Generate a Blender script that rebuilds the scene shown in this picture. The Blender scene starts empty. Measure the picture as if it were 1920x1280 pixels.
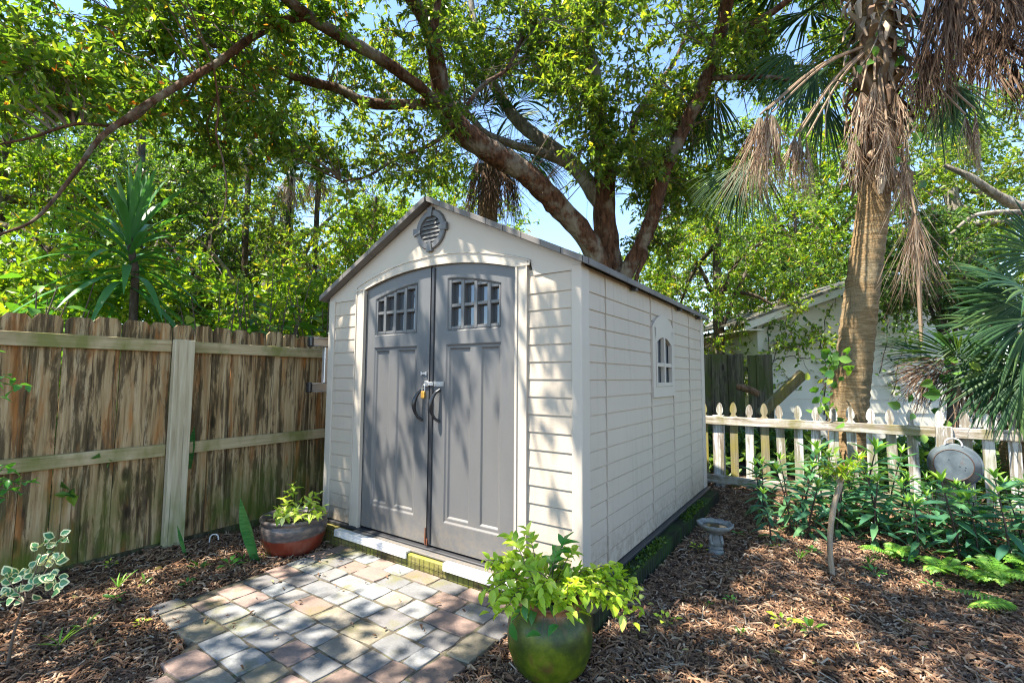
import bpy, math, random
import numpy as np
from mathutils import Vector, Matrix, noise as mnoise

S = bpy.context.scene
COL = S.collection
RNG = np.random.default_rng(7)
random.seed(7)
PI = math.pi

# ------------------------------------------------------------------ camera
F = 875.66                                   # focal length in photograph pixels (1920 wide)
YAW, PITCH, ROLL = 0.600912, 0.0761926, 0.00581724
CAM = np.array([3.5773, -2.4196, 1.325])
def _axes():
    cy, sy, cp, sp = math.cos(YAW), math.sin(YAW), math.cos(PITCH), math.sin(PITCH)
    fw = np.array([-sy*cp, cy*cp, sp]); r = np.array([cy, sy, 0.0]); u = np.cross(r, fw)
    return math.cos(ROLL)*r + math.sin(ROLL)*u, -math.sin(ROLL)*r + math.cos(ROLL)*u, fw
AR, AU, AF = _axes()
cam = bpy.data.objects.new('camera', bpy.data.cameras.new('camera')); COL.objects.link(cam)
cam.data.sensor_width = 36; cam.data.lens = 36*F/1920; cam.data.clip_start = 0.02; cam.data.clip_end = 500
m = Matrix.Identity(4)
for i in range(3):
    m[i][0], m[i][1], m[i][2], m[i][3] = AR[i], AU[i], -AF[i], CAM[i]
cam.matrix_world = m
S.camera = cam
# ------------------------------------------------------------------ sky, sun, exposure
SUN_DIR = np.array([0.25, 0.34, -0.91])      # the way the light travels
SUN_DIR = SUN_DIR/np.linalg.norm(SUN_DIR)
W = bpy.data.worlds.new('World'); S.world = W; W.use_nodes = True
wn = W.node_tree; wn.nodes.clear()
sky = wn.nodes.new('ShaderNodeTexSky'); sky.sky_type = 'NISHITA'; sky.sun_disc = False
sky.sun_elevation = math.asin(-SUN_DIR[2]); sky.sun_rotation = math.atan2(-SUN_DIR[0], -SUN_DIR[1])
sky.air_density = 1.0; sky.dust_density = 0.0; sky.ozone_density = 4.5
bg = wn.nodes.new('ShaderNodeBackground'); bg.inputs[1].default_value = 0.12
wo = wn.nodes.new('ShaderNodeOutputWorld')
wn.links.new(sky.outputs[0], bg.inputs[0]); wn.links.new(bg.outputs[0], wo.inputs[0])
sl = bpy.data.lights.new('sun', 'SUN'); sl.energy = 4.8; sl.angle = math.radians(0.53); sl.color = (1.0, 0.95, 0.87)
so = bpy.data.objects.new('sun', sl); COL.objects.link(so)
so.rotation_euler = Vector(SUN_DIR).to_track_quat('-Z', 'Y').to_euler(); so.location = (0, 0, 20)
vs = S.view_settings
S.display_settings.display_device = 'sRGB'
vs.view_transform = 'Standard'; vs.look = 'None'; vs.gamma = 1; vs.use_curve_mapping = False
vs.exposure = 2.02
vs.use_white_balance = True; vs.white_balance_temperature = 6900; vs.white_balance_tint = 10
cy_ = S.cycles
cy_.max_bounces = 7; cy_.diffuse_bounces = 5; cy_.glossy_bounces = 3; cy_.transmission_bounces = 4
cy_.use_denoising = True; cy_.filter_width = 1.15; cy_.sample_clamp_indirect = 6.0
cy_.caustics_reflective = False; cy_.caustics_refractive = False

# ------------------------------------------------------------------ placing
def at(px, py, d):
    """point seen at photograph pixel (px, py) at depth d metres"""
    return CAM + d*((px-960)/F*AR - (py-640)/F*AU + AF)
def onplane(px, py, ax, v):
    d = (px-960)/F*AR - (py-640)/F*AU + AF
    return CAM + d*((v-CAM[ax])/d[ax])
def gnd(px, py, z=0.0):
    return onplane(px, py, 2, z)
def nrm(a):
    return a/np.maximum(np.linalg.norm(a, axis=-1, keepdims=True), 1e-9)
def V(*a): return np.array(a, float)

# ------------------------------------------------------------------ objects
def tag(o, label=None, cat=None, group=None, kind=None):
    if label: o['label'] = label
    if cat: o['category'] = cat
    if group: o['group'] = group
    if kind: o['kind'] = kind
    return o
def empty(name, loc=(0, 0, 0), rz=0.0, label=None, cat=None, group=None):
    o = bpy.data.objects.new(name, None); COL.objects.link(o)
    o.location = [float(c) for c in loc]; o.rotation_euler = (0, 0, rz); o.empty_display_size = 0.1
    return tag(o, label, cat, group)
def copy_tree(o, parent=None):
    c = o.copy(); COL.objects.link(c)
    if parent is not None: c.parent = parent
    for ch in list(o.children): copy_tree(ch, c)
    return c

class MB:
    """collects polygons, links them as one mesh object"""
    def __init__(s): s.v = []; s.f = []; s.n = 0
    def add(s, v, f, mi=0):
        v = np.asarray(v, float).reshape(-1, 3)
        if isinstance(f, np.ndarray):
            if len(f): s.f.append((f+s.n, mi))
        else:
            by = {}
            for q in f: by.setdefault(len(q), []).append(q)
            for k, q in by.items(): s.f.append((np.array(q, int)+s.n, mi))
        s.v.append(v); s.n += len(v); return s
    def box(s, x0, x1, y0, y1, z0, z1, M=None, mi=0, taper=None):
        v = np.array([[x, y, z] for z in (z0, z1) for y in (y0, y1) for x in (x0, x1)], float)
        if M is not None: v = M(v)
        return s.add(v, [(0, 2, 3, 1), (4, 5, 7, 6), (0, 1, 5, 4), (2, 6, 7, 3), (0, 4, 6, 2), (1, 3, 7, 5)], mi)
    def build(s, name, mats, parent=None, smooth=False, origin=None, bevel=0, seg=1):
        v = np.concatenate(s.v) if s.v else np.zeros((0, 3))
        if origin is None and parent is not None:
            p = parent; 
            while p.parent: p = p.parent
            origin = p.location
        if origin is not None: v = v - np.array(origin, float)
        me = bpy.data.meshes.new(name)
        me.vertices.add(len(v)); me.vertices.foreach_set('co', v.astype(np.float32).ravel())
        lt = np.concatenate([np.full(len(a), a.shape[1]) for a, _ in s.f]); lv = np.concatenate([a.ravel() for a, _ in s.f])
        mi = np.concatenate([np.full(len(a), k) for a, k in s.f])
        me.loops.add(len(lv)); me.loops.foreach_set('vertex_index', lv.astype(np.int32))
        me.polygons.add(len(lt))
        me.polygons.foreach_set('loop_start', np.concatenate([[0], np.cumsum(lt)[:-1]]).astype(np.int32))
        me.polygons.foreach_set('loop_total', lt.astype(np.int32))
        me.polygons.foreach_set('material_index', mi.astype(np.int32))
        me.polygons.foreach_set('use_smooth', np.full(len(lt), bool(smooth)))
        for mt in (mats if isinstance(mats, (list, tuple)) else [mats]): me.materials.append(mt)
        me.update(calc_edges=True); me.validate()
        o = bpy.data.objects.new(name, me); COL.objects.link(o)
        if parent is not None: o.parent = parent
        if bevel:
            b = o.modifiers.new('bevel', 'BEVEL'); b.width = bevel; b.segments = seg; b.limit_method = 'ANGLE'; b.angle_limit = math.radians(40)
        return o

def spline(pts, n=6):
    """Catmull-Rom through rows of any width"""
    p = np.asarray(pts, float); p = np.vstack([2*p[0]-p[1], p, 2*p[-1]-p[-2]]); out = []
    for i in range(1, len(p)-2):
        for t in np.linspace(0, 1, n, endpoint=False):
            a, b, c, d = p[i-1], p[i], p[i+1], p[i+2]
            out.append(0.5*((2*b)+(c-a)*t+(2*a-5*b+4*c-d)*t*t+(3*b-a-3*c+d)*t**3))
    out.append(p[-2]); return np.array(out)
def tube(mb, pts, rad, sides=8, jit=0.0, cap=True, mi=0, rng=RNG):
    p = np.asarray(pts, float); n = len(p); rad = np.broadcast_to(np.asarray(rad, float), (n,))
    t = nrm(np.gradient(p, axis=0)); a = np.cross(t[0], [0, 0, 1.0])
    if np.linalg.norm(a) < 1e-3: a = np.array([1.0, 0, 0])
    a = nrm(a); vs_ = []
    an = np.linspace(0, 2*PI, sides, endpoint=False)
    for i in range(n):
        a = nrm(a - t[i]*(a@t[i])); b = np.cross(t[i], a)
        rr = rad[i]*(1+jit*rng.normal(size=sides))
        vs_.append(p[i] + (np.cos(an)*rr)[:, None]*a + (np.sin(an)*rr)[:, None]*b)
    k = np.arange(sides); kn = (k+1) % sides; fs = []
    for i in range(n-1):
        fs.append(np.stack([i*sides+k, i*sides+kn, (i+1)*sides+kn, (i+1)*sides+k], 1))
    mb.add(np.concatenate(vs_), np.concatenate(fs), mi)
    if cap:
        mb.add(vs_[0], [tuple(range(sides-1, -1, -1))], mi); mb.add(vs_[-1], [tuple(range(sides))], mi)
def limb(mb, pts, sides=9, n=6, jit=0.04, mi=0):
    """pts rows x, y, z, radius; gives back the smooth rows"""
    q = spline(pts, n); tube(mb, q[:, :3], np.maximum(q[:, 3], 0.003), sides, jit, True, mi); return q
def lathe(mb, prof, c, sides=40, mi=0, wob=0.0, ax=None):
    prof = np.asarray(prof, float); an = np.linspace(0, 2*PI, sides, endpoint=False); c = np.asarray(c, float)
    v = []
    for r, z in prof:
        rr = r*(1+wob*np.sin(an*2+z*9)+wob*.6*np.sin(an*3-z*7))
        v.append(np.stack([np.cos(an)*rr, np.sin(an)*rr, np.full(sides, z)], 1))
    v = np.concatenate(v)
    if ax is not None: v = v @ ax
    k = np.arange(sides); kn = (k+1) % sides
    f = np.concatenate([np.stack([i*sides+k, i*sides+kn, (i+1)*sides+kn, (i+1)*sides+k], 1) for i in range(len(prof)-1)])
    mb.add(v+c, f, mi)

# ---- leaves
def leaf_arrays(mb, P, D, N, L, Wd, fold=0.22, curl=0.12, hi=False, mi=0, shape=(0.42, 0.95)):
    P = np.asarray(P, float); n = len(P)
    if n == 0: return
    D = nrm(np.asarray(D, float)); N = np.asarray(N, float); N = nrm(N - D*np.sum(N*D, 1, keepdims=True)); B = np.cross(D, N)
    L = np.broadcast_to(np.asarray(L, float), (n,))[:, None]; Wd = np.broadcast_to(np.asarray(Wd, float), (n,))[:, None]
    if not hi:
        s = 0.42
        v = np.stack([P, P+D*L*s+B*Wd/2+N*Wd*fold, P+D*L-N*L*curl, P+D*L*s-B*Wd/2+N*Wd*fold], 1)
        i = np.arange(n)[:, None]*4
        mb.add(v.reshape(-1, 3), np.concatenate([i+[0, 2, 1], i+[0, 3, 2]], 0), mi)
    else:
        def pt(s, b): return P+D*L*s+B*Wd/2*b+N*(Wd*fold*abs(b)-L*curl*s*s)
        v = np.stack([P, pt(.2, .72), pt(.5, 1.0), pt(.8, .55), pt(1, 0), pt(.8, -.55), pt(.5, -1.0), pt(.2, -.72), pt(.2, 0), pt(.5, 0), pt(.8, 0)], 1)
        i = np.arange(n)[:, None]*11
        mb.add(v.reshape(-1, 3), np.concatenate([i+[0, 8, 1], i+[3, 10, 4], i+[0, 7, 8], i+[4, 10, 5]], 0), mi)
        k = mb.f[-1]
        mb.f.append((np.concatenate([i+[1, 8, 9, 2], i+[2, 9, 10, 3], i+[8, 7, 6, 9], i+[9, 6, 5, 10]], 0)+(mb.n-n*11), mi))
def prisms(mb, A, B, r0, r1, mi=0):
    """many thin three-sided twigs at once"""
    A = np.asarray(A, float); B = np.asarray(B, float); n = len(A)
    if n == 0: return
    t = nrm(B-A); a = np.cross(t, np.array([0.3, 0.5, 0.81])); a = nrm(a); b = np.cross(t, a)
    v = []
    for P, r in ((A, r0), (B, r1)):
        r = np.broadcast_to(np.asarray(r, float), (n,))[:, None]
        for k in range(3):
            v.append(P+r*(math.cos(2.094*k)*a+math.sin(2.094*k)*b))
    v = np.stack(v, 1); i = np.arange(n)[:, None]*6
    mb.add(v.reshape(-1, 3), np.concatenate([i+[0, 1, 4, 3], i+[1, 2, 5, 4], i+[2, 0, 3, 5]], 0), mi)
def sprays(lm, tm, C, R, ntw, nlf, L, Wd, rng, up=0.25, droop=0.25, hi=False, lvar=0.35, mi=0, twr=0.0035):
    """leafy sprays: ntw twigs round each centre with nlf leaves on each"""
    C = np.asarray(C, float); n = len(C)
    if n == 0: return
    R = np.broadcast_to(np.asarray(R, float), (n,))
    d = rng.normal(size=(n, ntw, 3)); d[..., 2] *= 0.8; d = nrm(d); d[..., 2] += up; d = nrm(d)
    ln = R[:, None]*rng.uniform(.5, 1.1, (n, ntw))
    end = C[:, None]+d*ln[..., None]; end[..., 2] -= droop*ln**2/np.maximum(R[:, None], .1)
    if tm is not None:
        prisms(tm, np.repeat(C, ntw, 0), end.reshape(-1, 3), twr, twr*.4)
    t = rng.uniform(.15, 1.0, (n, ntw, nlf))
    P = C[:, None, None]+(end-C[:, None])[:, :, None]*t[..., None]
    D = d[:, :, None]*.55+rng.normal(size=P.shape)*.55; D[..., 2] -= .2
    N = rng.normal(size=P.shape)*.55; N[..., 2] += .8
    P = P.reshape(-1, 3); k = len(P); sc = rng.uniform(1-lvar, 1+lvar, k)
    leaf_arrays(lm, P, D.reshape(-1, 3), N.reshape(-1, 3), L*sc, Wd*sc, hi=hi, mi=mi)
def nz(p, s, off=0.0):
    return mnoise.noise(Vector((float(p[0])*s+off, float(p[1])*s+off*.7, float(p[2])*s)))
def nearest_links(tm, C, sk, rng, r=0.011, cover=None):
    """a branchlet from every centre to the nearest row of a skeleton"""
    if not len(C): return
    C = np.asarray(C); sk = np.asarray(sk)[:, :3]
    sk = sk; j = np.array([np.argmin(((sk-c)**2).sum(1)+0.4*np.maximum(0, sk[:, 2]-c[2])**2) for c in C])
    A = sk[j]; dist = np.linalg.norm(C-A, axis=1); ok = dist < 1.5; A, C, dist = A[ok], C[ok], dist[ok]
    M1 = A*.6+C*.4+rng.normal(size=C.shape)*0.07*dist[:, None]; M1[:, 2] += 0.10*dist
    M2 = A*.25+C*.75+rng.normal(size=C.shape)*0.05*dist[:, None]; M2[:, 2] += 0.07*dist
    rr = np.clip(r*(.6+.35*dist), .004, .03)
    prisms(tm, A, M1, rr, rr*.75); prisms(tm, M1, M2, rr*.75, rr*.5); prisms(tm, M2, C, rr*.5, rr*.3)

# ------------------------------------------------------------------ materials
class NT:
    def __init__(s, name):
        s.m = bpy.data.materials.new(name); s.m.use_nodes = True; s.t = s.m.node_tree; s.t.nodes.clear()
        s.out = s.t.nodes.new('ShaderNodeOutputMaterial'); s.b = s.t.nodes.new('ShaderNodeBsdfPrincipled')
        s.t.links.new(s.b.outputs[0], s.out.inputs[0])
    def n(s, k, **kw):
        o = s.t.nodes.new(k)
        for a, b in kw.items(): setattr(o, a, b)
        return o
    def set(s, sock, v):
        if isinstance(v, bpy.types.NodeSocket): s.t.links.new(v, sock)
        elif isinstance(v, (tuple, list)) and len(v) == 3 and sock.type == 'RGBA': sock.default_value = (*v, 1)
        else: sock.default_value = v
    def co(s, kind='Object', scale=(1, 1, 1), loc=(0, 0, 0)):
        c = s.n('ShaderNodeTexCoord'); mp = s.n('ShaderNodeMapping'); s.t.links.new(c.outputs[kind], mp.inputs[0])
        mp.inputs['Scale'].default_value = scale; s.set(mp.inputs['Location'], loc); return mp.outputs[0]
    def noise(s, vec=None, scale=5, detail=4, rough=.55, dist=0.0, col=False):
        o = s.n('ShaderNodeTexNoise')
        if vec is not None: s.t.links.new(vec, o.inputs['Vector'])
        o.inputs['Scale'].default_value = scale; o.inputs['Detail'].default_value = detail
        o.inputs['Roughness'].default_value = rough; o.inputs['Distortion'].default_value = dist
        return o.outputs[1 if col else 0]
    def vor(s, vec, scale, feature='F1', out=0):
        o = s.n('ShaderNodeTexVoronoi', feature=feature)
        if vec is not None: s.t.links.new(vec, o.inputs['Vector'])
        o.inputs['Scale'].default_value = scale; return o.outputs[out]
    def ramp(s, fac, stops, interp='LINEAR'):
        o = s.n('ShaderNodeValToRGB'); e = o.color_ramp.elements; o.color_ramp.interpolation = interp
        while len(e) < len(stops): e.new(.5)
        for q, (p, c) in zip(e, stops):
            q.position = p; q.color = (c, c, c, 1) if isinstance(c, (int, float)) else (*c, 1)
        s.set(o.inputs[0], fac); return o.outputs[0]
    def mix(s, fac, a, b, mode='MIX'):
        o = s.n('ShaderNodeMix', data_type='RGBA', blend_type=mode)
        s.set(o.inputs[0], fac); s.set(o.inputs[6], a); s.set(o.inputs[7], b); return o.outputs[2]
    def math(s, op, a, b=0.0, clamp=False):
        o = s.n('ShaderNodeMath', operation=op, use_clamp=clamp); s.set(o.inputs[0], a); s.set(o.inputs[1], b); return o.outputs[0]
    def island(s): return s.n('ShaderNodeNewGeometry').outputs['Random Per Island']
    def objrand(s): return s.n('ShaderNodeObjectInfo').outputs['Random']
    def sep(s, vec, i):
        o = s.n('ShaderNodeSeparateXYZ'); s.t.links.new(vec, o.inputs[0]); return o.outputs[i]
    def bump(s, h, strength=.4, dist=.01):
        o = s.n('ShaderNodeBump'); s.set(o.inputs['Height'], h); o.inputs['Strength'].default_value = strength; o.inputs['Distance'].default_value = dist
        s.t.links.new(o.outputs[0], s.b.inputs['Normal']); return s
    def fin(s, col=None, rough=.6, metal=0.0, spec=None):
        if col is not None: s.set(s.b.inputs['Base Color'], col)
        s.set(s.b.inputs['Roughness'], rough); s.set(s.b.inputs['Metallic'], metal)
        if spec is not None: s.set(s.b.inputs['Specular IOR Level'], spec)
        return s.m
def leaf_mat(name, stops, trans=0.4, tint=(1.35, 1.25, .6), rough=.45, spec=.35, bright=1.45, patch=None):
    t = NT(name); r = t.island()
    c = t.ramp(r, [(p, tuple(x*bright for x in q)) for p, q in stops])
    if patch: c = t.mix(t.ramp(t.noise(t.co('Object'), patch[1], 2), [(.42, 0.0), (.6, 1.0)]), c, t.mix(1.0, c, patch[0], 'MULTIPLY'))
    tc = t.mix(1.0, c, tint, 'MULTIPLY')
    tr = t.n('ShaderNodeBsdfTranslucent'); t.set(tr.inputs[0], tc)
    mx = t.n('ShaderNodeMixShader'); mx.inputs[0].default_value = trans
    t.fin(c, rough, 0, spec)
    t.t.links.new(t.b.outputs[0], mx.inputs[1]); t.t.links.new(tr.outputs[0], mx.inputs[2]); t.t.links.new(mx.outputs[0], t.out.inputs[0])
    return t.m
def bark_mat(name, dark, light, lich=None, scale=(14, 14, 3.5), bs=.7):
    t = NT(name); v = t.co('Object', scale)
    a = t.noise(v, 1.6, 6, .65, .6); c = t.ramp(a, [(.32, dark), (.68, light)])
    if lich:
        c = t.mix(t.ramp(t.noise(t.co('Object'), 3.0, 5, .6), [(.5, 0.0), (.62, 0.8)]), c, lich)
    t.bump(t.math('ADD', a, t.vor(v, 1.3)), bs, .03)
    return t.fin(c, .9, 0, .2)
def wood_mat(name, lo, mid, hi, along='z', stain=None, green=None, scale=1.0, gz=None, seed=True, drip=0.5):
    t = NT(name)
    st = {'x': (.9, 16, 16), 'y': (16, .9, 16), 'z': (16, 16, .9)}[along]; st2 = {'x': (1.2, 5, 5), 'y': (5, 1.2, 5), 'z': (7, 7, 1.1)}[along]
    rnd = t.objrand(); off = t.n('ShaderNodeCombineXYZ')
    for i, k in enumerate((17.0, 31.0, 53.0)): t.set(off.inputs[i], t.math('MULTIPLY', rnd, k))
    v = t.co('Object', tuple(q*scale for q in st), off.outputs[0]); v2 = t.co('Object', tuple(q*scale for q in st2), off.outputs[0])
    g = t.noise(v, 2.0, 7, .62, .35); big = t.noise(v2, .9, 4, .6, .8)
    c = t.ramp(g, [(.3, lo), (.5, mid), (.7, hi)])
    c = t.mix(t.math('MULTIPLY', t.math('SUBTRACT', rnd, .5), .5, ), c, t.mix(.5, c, hi))
    if stain:
        c = t.mix(t.ramp(t.mix(.5, t.noise(v2, 1.9, 8, .72, .5), t.noise(v, 1.1, 6, .7, .5)), [(.475, 0.0), (.525, .75), (.61, .96)]), c, stain[0])
        if len(stain) > 1:
            v3 = t.co('Object', tuple(q*scale*1.3 for q in st2), (7.1, 3.3, 1.7))
            c = t.mix(t.ramp(t.mix(.35, t.noise(v3, 1.1, 5, .65, .4), t.noise(v, .8, 5, .7)), [(.52, 0.0), (.64, .8)]), c, stain[1])
        # knots
        vk = t.co('Object', {'x': (3, 9, 9), 'y': (9, 3, 9), 'z': (6, 6, 2.4)}[along], off.outputs[0])
        kd = t.vor(vk, 1.0); c = t.mix(t.ramp(kd, [(.0, .9), (.1, .8), (.17, 0.0)]), c, tuple(q*.45 for q in stain[0]))
    if green:
        gm = t.ramp(t.noise(t.co('Object', (2.0, 2.0, 1.0), (3, 1, 5)), 2.2, 4, .6), [(.42, 0.0), (.62, .85)])
        if gz:
            zz = t.sep(t.co('Object'), 2); gm = t.math('MULTIPLY', gm, t.ramp(t.math('MULTIPLY', zz, 1/gz), [(.15, 1.0), (1.0, .05)]))
        c = t.mix(gm, c, green)
    crack = t.ramp(t.noise(t.co('Object', tuple(q*scale*(3.2 if q > 4 else .8) for q in st), off.outputs[0]), 1.0, 3, .6, .2), [(.28, .75), (.36, 0.0)]); c = t.mix(crack, c, t.mix(.75, c, (.02, .014, .008)))
    t.bump(g, .55, .006)
    return t.fin(c, .85, 0, .25)

def grime(t, c, col=(.20, .15, .10), hi=.30):
    zz = t.sep(t.co('Object'), 2); low = t.ramp(t.math('MULTIPLY', zz, 1/hi), [(0.0, 1.0), (1.0, 0.0)])
    sp_ = t.ramp(t.noise(t.co('Object'), 22, 6, .7), [(.40, 0.0), (.62, .65)]); c = t.mix(t.math('MULTIPLY', low, sp_), c, col)
    st_ = t.ramp(t.noise(t.co('Object', (14, 14, .7)), 1.6, 5, .65), [(.52, 0.0), (.72, .30)]); c = t.mix(st_, c, t.mix(.55, c, (.10, .095, .06)))
    return t.mix(t.ramp(t.noise(t.co('Object'), 130, 2), [(.70, 0.0), (.76, .35)]), c, col)
M = {}
M['siding'] = (lambda t: (t.bump(t.noise(t.co('Object', (4, 4, 60)), 3, 4), .22, .004), t.fin(grime(t, t.mix(t.ramp(t.noise(t.co('Object', (1, 1, .6)), 1.6, 4), [(.35, 0.0), (.7, .35)]), (.475, .405, .325), (.39, .325, .25))), .5, 0, .35))[1])(NT('cream_resin_siding'))
M['trim'] = (lambda t: t.fin(t.mix(t.ramp(t.noise(t.co('Object'), 2.2, 5), [(.4, 0.0), (.75, .3)]), (.48, .425, .355), (.40, .35, .285)), .48, 0, .35))(NT('cream_resin_trim'))
M['door'] = (lambda t: (t.bump(t.noise(t.co('Object', (60, 60, 4)), 3, 3), .15, .003), t.fin(grime(t, t.mix(t.ramp(t.noise(t.co('Object', (1.5, 1.5, .5)), 2.4, 5), [(.35, 0.0), (.7, .5)]), (.108, .109, .112), (.148, .145, .14)), (.20, .165, .125)), .42, 0, .45))[1])(NT('slate_grey_resin'))
M['roof'] = (lambda t: t.fin(t.mix(t.ramp(t.noise(t.co('Object'), 5, 5), [(.35, 0.0), (.7, .8)]), (.115, .108, .105), (.19, .175, .16)), .6, 0, .35))(NT('roof_resin'))
M['dark'] = NT('dark_resin').fin((.035, .036, .04), .45, 0, .4)
M['black'] = NT('black_plastic').fin((.018, .019, .022), .25, 0, .5)
M['glass'] = (lambda t: t.fin((.11, .125, .14), .03, .35, .8))(NT('dark_window_glass'))
M['steel'] = (lambda t: t.fin(t.mix(t.noise(t.co('Object'), 40, 3), (.45, .46, .47), (.62, .62, .62)), .38, .9))(NT('zinc_steel'))
M['alu'] = NT('ladder_aluminium').fin((.55, .56, .58), .4, .85)
M['brass'] = NT('padlock_brass').fin((.75, .42, .09), .35, .7)
M['rust'] = NT('rusty_iron').fin((.16, .05, .02), .85)
M['white'] = (lambda t: t.fin(t.mix(t.ramp(t.noise(t.co('Object', (6, 6, 20)), 4, 5), [(.45, 0.0), (.7, .6)]), (.72, .71, .70), (.42, .40, .37)), .5))(NT('weathered_white_trim'))
M['fence'] = wood_mat('weathered_cedar', (.17, .10, .045), (.40, .275, .14), (.56, .44, .27), 'z', ((.035, .022, .011), (.40, .155, .04)), (.085, .125, .012), 1.0, .75)
M['rail'] = wood_mat('weathered_pine_rail', (.26, .19, .10), (.43, .335, .19), (.54, .45, .28), 'y', None, (.18, .19, .05), 1.0)
M['post'] = wood_mat('pale_pine_post', (.34, .27, .17), (.50, .43, .29), (.60, .53, .38), 'z', None, (.12, .18, .02), 1.0, .5)
M['picket'] = wood_mat('worn_white_picket', (.25, .22, .18), (.56, .555, .53), (.70, .70, .68), 'z', ((.15, .115, .075),), (.18, .18, .08), 1.0, 1.3)
M['prail'] = wood_mat('worn_white_rail', (.24, .19, .15), (.48, .44, .39), (.62, .60, .56), 'x', ((.15, .11, .075),), (.18, .16, .06), 1.0)
M['oldfence'] = wood_mat('old_mossy_boards', (.05, .042, .025), (.11, .095, .06), (.18, .16, .10), 'z', ((.03, .025, .015),), (.06, .075, .015), 1.0)
M['base'] = wood_mat('algae_stained_timber', (.10, .085, .03), (.20, .17, .06), (.30, .26, .10), 'x', ((.035, .028, .014),), (.19, .19, .03), 1.0)
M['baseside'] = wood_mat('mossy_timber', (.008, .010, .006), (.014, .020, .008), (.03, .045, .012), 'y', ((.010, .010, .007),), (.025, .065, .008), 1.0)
M['timber'] = wood_mat('mossy_fence_post', (.10, .085, .05), (.18, .155, .095), (.27, .24, .15), 'z', None, (.22, .19, .03), 1.0)

# =================================================================== SETTING: ground, pavers, mulch
t = NT('mulch_soil'); v = t.co('Object')
c = t.ramp(t.noise(v, 9, 8, .7), [(.3, (.028, .018, .012)), (.55, (.075, .046, .03)), (.75, (.13, .085, .055))])
c = t.mix(t.ramp(t.noise(v, 1.1, 3), [(.55, 0.0), (.75, .5)]), c, (.14, .11, .085))
t.bump(t.noise(v, 40, 8, .7), .8, .02); M['soil'] = t.fin(c, .95, 0, .15)
gx = np.concatenate([[-60, -30, -14, -7], np.arange(-4, 9.01, .1), [12, 20, 35, 60]]); gy = np.concatenate([[-30, -14, -7], np.arange(-4, 9.01, .1), [12, 18, 30, 60, 90]])
GX, GY = np.meshgrid(gx, gy)
def gz_(x, y):
    near = np.exp(-np.maximum(0, np.abs(x-1.2)-1.35)**2*6)*np.exp(-np.maximum(0, np.abs(y-.9)-2.4)**2*6)
    return (1-near)*(.018*np.sin(x*2.1+y*1.3)+.014*np.sin(x*3.7-y*2.9+1)+.008*np.sin(x*8.3+y*7.1))-.004
Z = gz_(GX, GY); nx, ny = len(gx), len(gy); ii = np.arange(nx*ny).reshape(ny, nx)
g = MB(); g.add(np.stack([GX.ravel(), GY.ravel(), Z.ravel()], 1), np.stack([ii[:-1, :-1].ravel(), ii[:-1, 1:].ravel(), ii[1:, 1:].ravel(), ii[1:, :-1].ravel()], 1))
tag(g.build('ground', M['soil'], smooth=True), kind='structure')

# pavers
def patio_inside(x, y):
    if x > 2.17 or y > -.06: return False
    if y > -1.27: return x > .40
    return x > .80+(-1.27-y)*1.2 and y > -2.6
t = NT('tumbled_pavers'); r = t.island(); v = t.co('Object')
c = t.ramp(r, [(0, (.175, .18, .185)), (.15, (.225, .24, .25)), (.22, (.25, .17, .135)), (.36, (.29, .20, .165)), (.48, (.235, .205, .145)), (.56, (.285, .25, .20)), (.64, (.165, .16, .16)), (.76, (.25, .255, .255)), (.86, (.25, .18, .155)), (.94, (.205, .2, .195))], 'CONSTANT')
c = t.mix(t.ramp(t.noise(v, 6, 6, .7), [(.38, .8), (.62, 0.0)]), c, t.mix(.5, c, (.07, .065, .06)))
c = t.mix(t.ramp(t.noise(v, 2.3, 5, .6), [(.57, 0.0), (.66, .7)]), c, (.13, .125, .035))
c = t.mix(t.ramp(t.noise(v, 90, 4, .7), [(.3, .35), (.6, 0.0)]), c, (.08, .075, .07))
t.bump(t.noise(v, 60, 6, .7), .5, .006); M['paver'] = t.fin(c, .8, 0, .3)
pv = MB(); rg = np.random.default_rng(11)
def paver(x0, x1, y0, y1, z):
    cx, cy = (x0+x1)/2, (y0+y1)/2; hx, hy = (x1-x0)/2-.002, (y1-y0)/2-.002
    out = []
    for i, (a, b) in enumerate(((-1, -1), (0, -1), (1, -1), (1, 0), (1, 1), (0, 1), (-1, 1), (-1, 0))):
        j = rg.uniform(-.006, .003, 2)
        k = .93 if a and b else 1.0
        out.append((a*hx*k+(j[0] if a else j[0]), b*hy*k+j[1]))
    out = np.array(out); th = rg.normal()*.03; R_ = np.array([[math.cos(th), -math.sin(th)], [math.sin(th), math.cos(th)]])
    out = out@R_.T; tx, ty = rg.normal(size=2)*.007
    def ring(s, zz): 
        q = out*s; return np.stack([q[:, 0]+cx, q[:, 1]+cy, np.full(8, zz)+(q[:, 0]*tx+q[:, 1]*ty if zz > 0 else 0)], 1)
    vv = np.concatenate([ring(1.0, -.03), ring(1.0, z-.008), ring(.985, z-.002), ring(.95, z), np.array([[cx, cy, z+.001]])])
    f = []
    for lv in range(3):
        for k in range(8): f.append((lv*8+k, lv*8+(k+1) % 8, lv*8+8+(k+1) % 8, lv*8+8+k))
    for k in range(8): f.append((24+k, 24+(k+1) % 8, 32))
    pv.add(vv, f)
y = -.07; row = 0
while y > -2.7:
    x = .40+rg.choice([0, .07, .12])-(.12 if row % 2 else 0)
    while x < 2.0:
        w = rg.choice([.155, .19, .235, .235]); x1 = min(x+w, 2.01)
        if 2.01-x1 < .09: x1 = 2.01
        if patio_inside((x+x1)/2+.02, y-.08): paver(max(x, .38), x1, y-.157, y, .03+rg.uniform(-.003, .004))
        x = x1
    y -= .158; row += 1
y = -.07
while y > -2.7:
    l = rg.choice([.155, .235, .235]); paver(2.013, 2.17, y-l, y, .03+rg.uniform(-.003, .004)); y -= l
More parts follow.
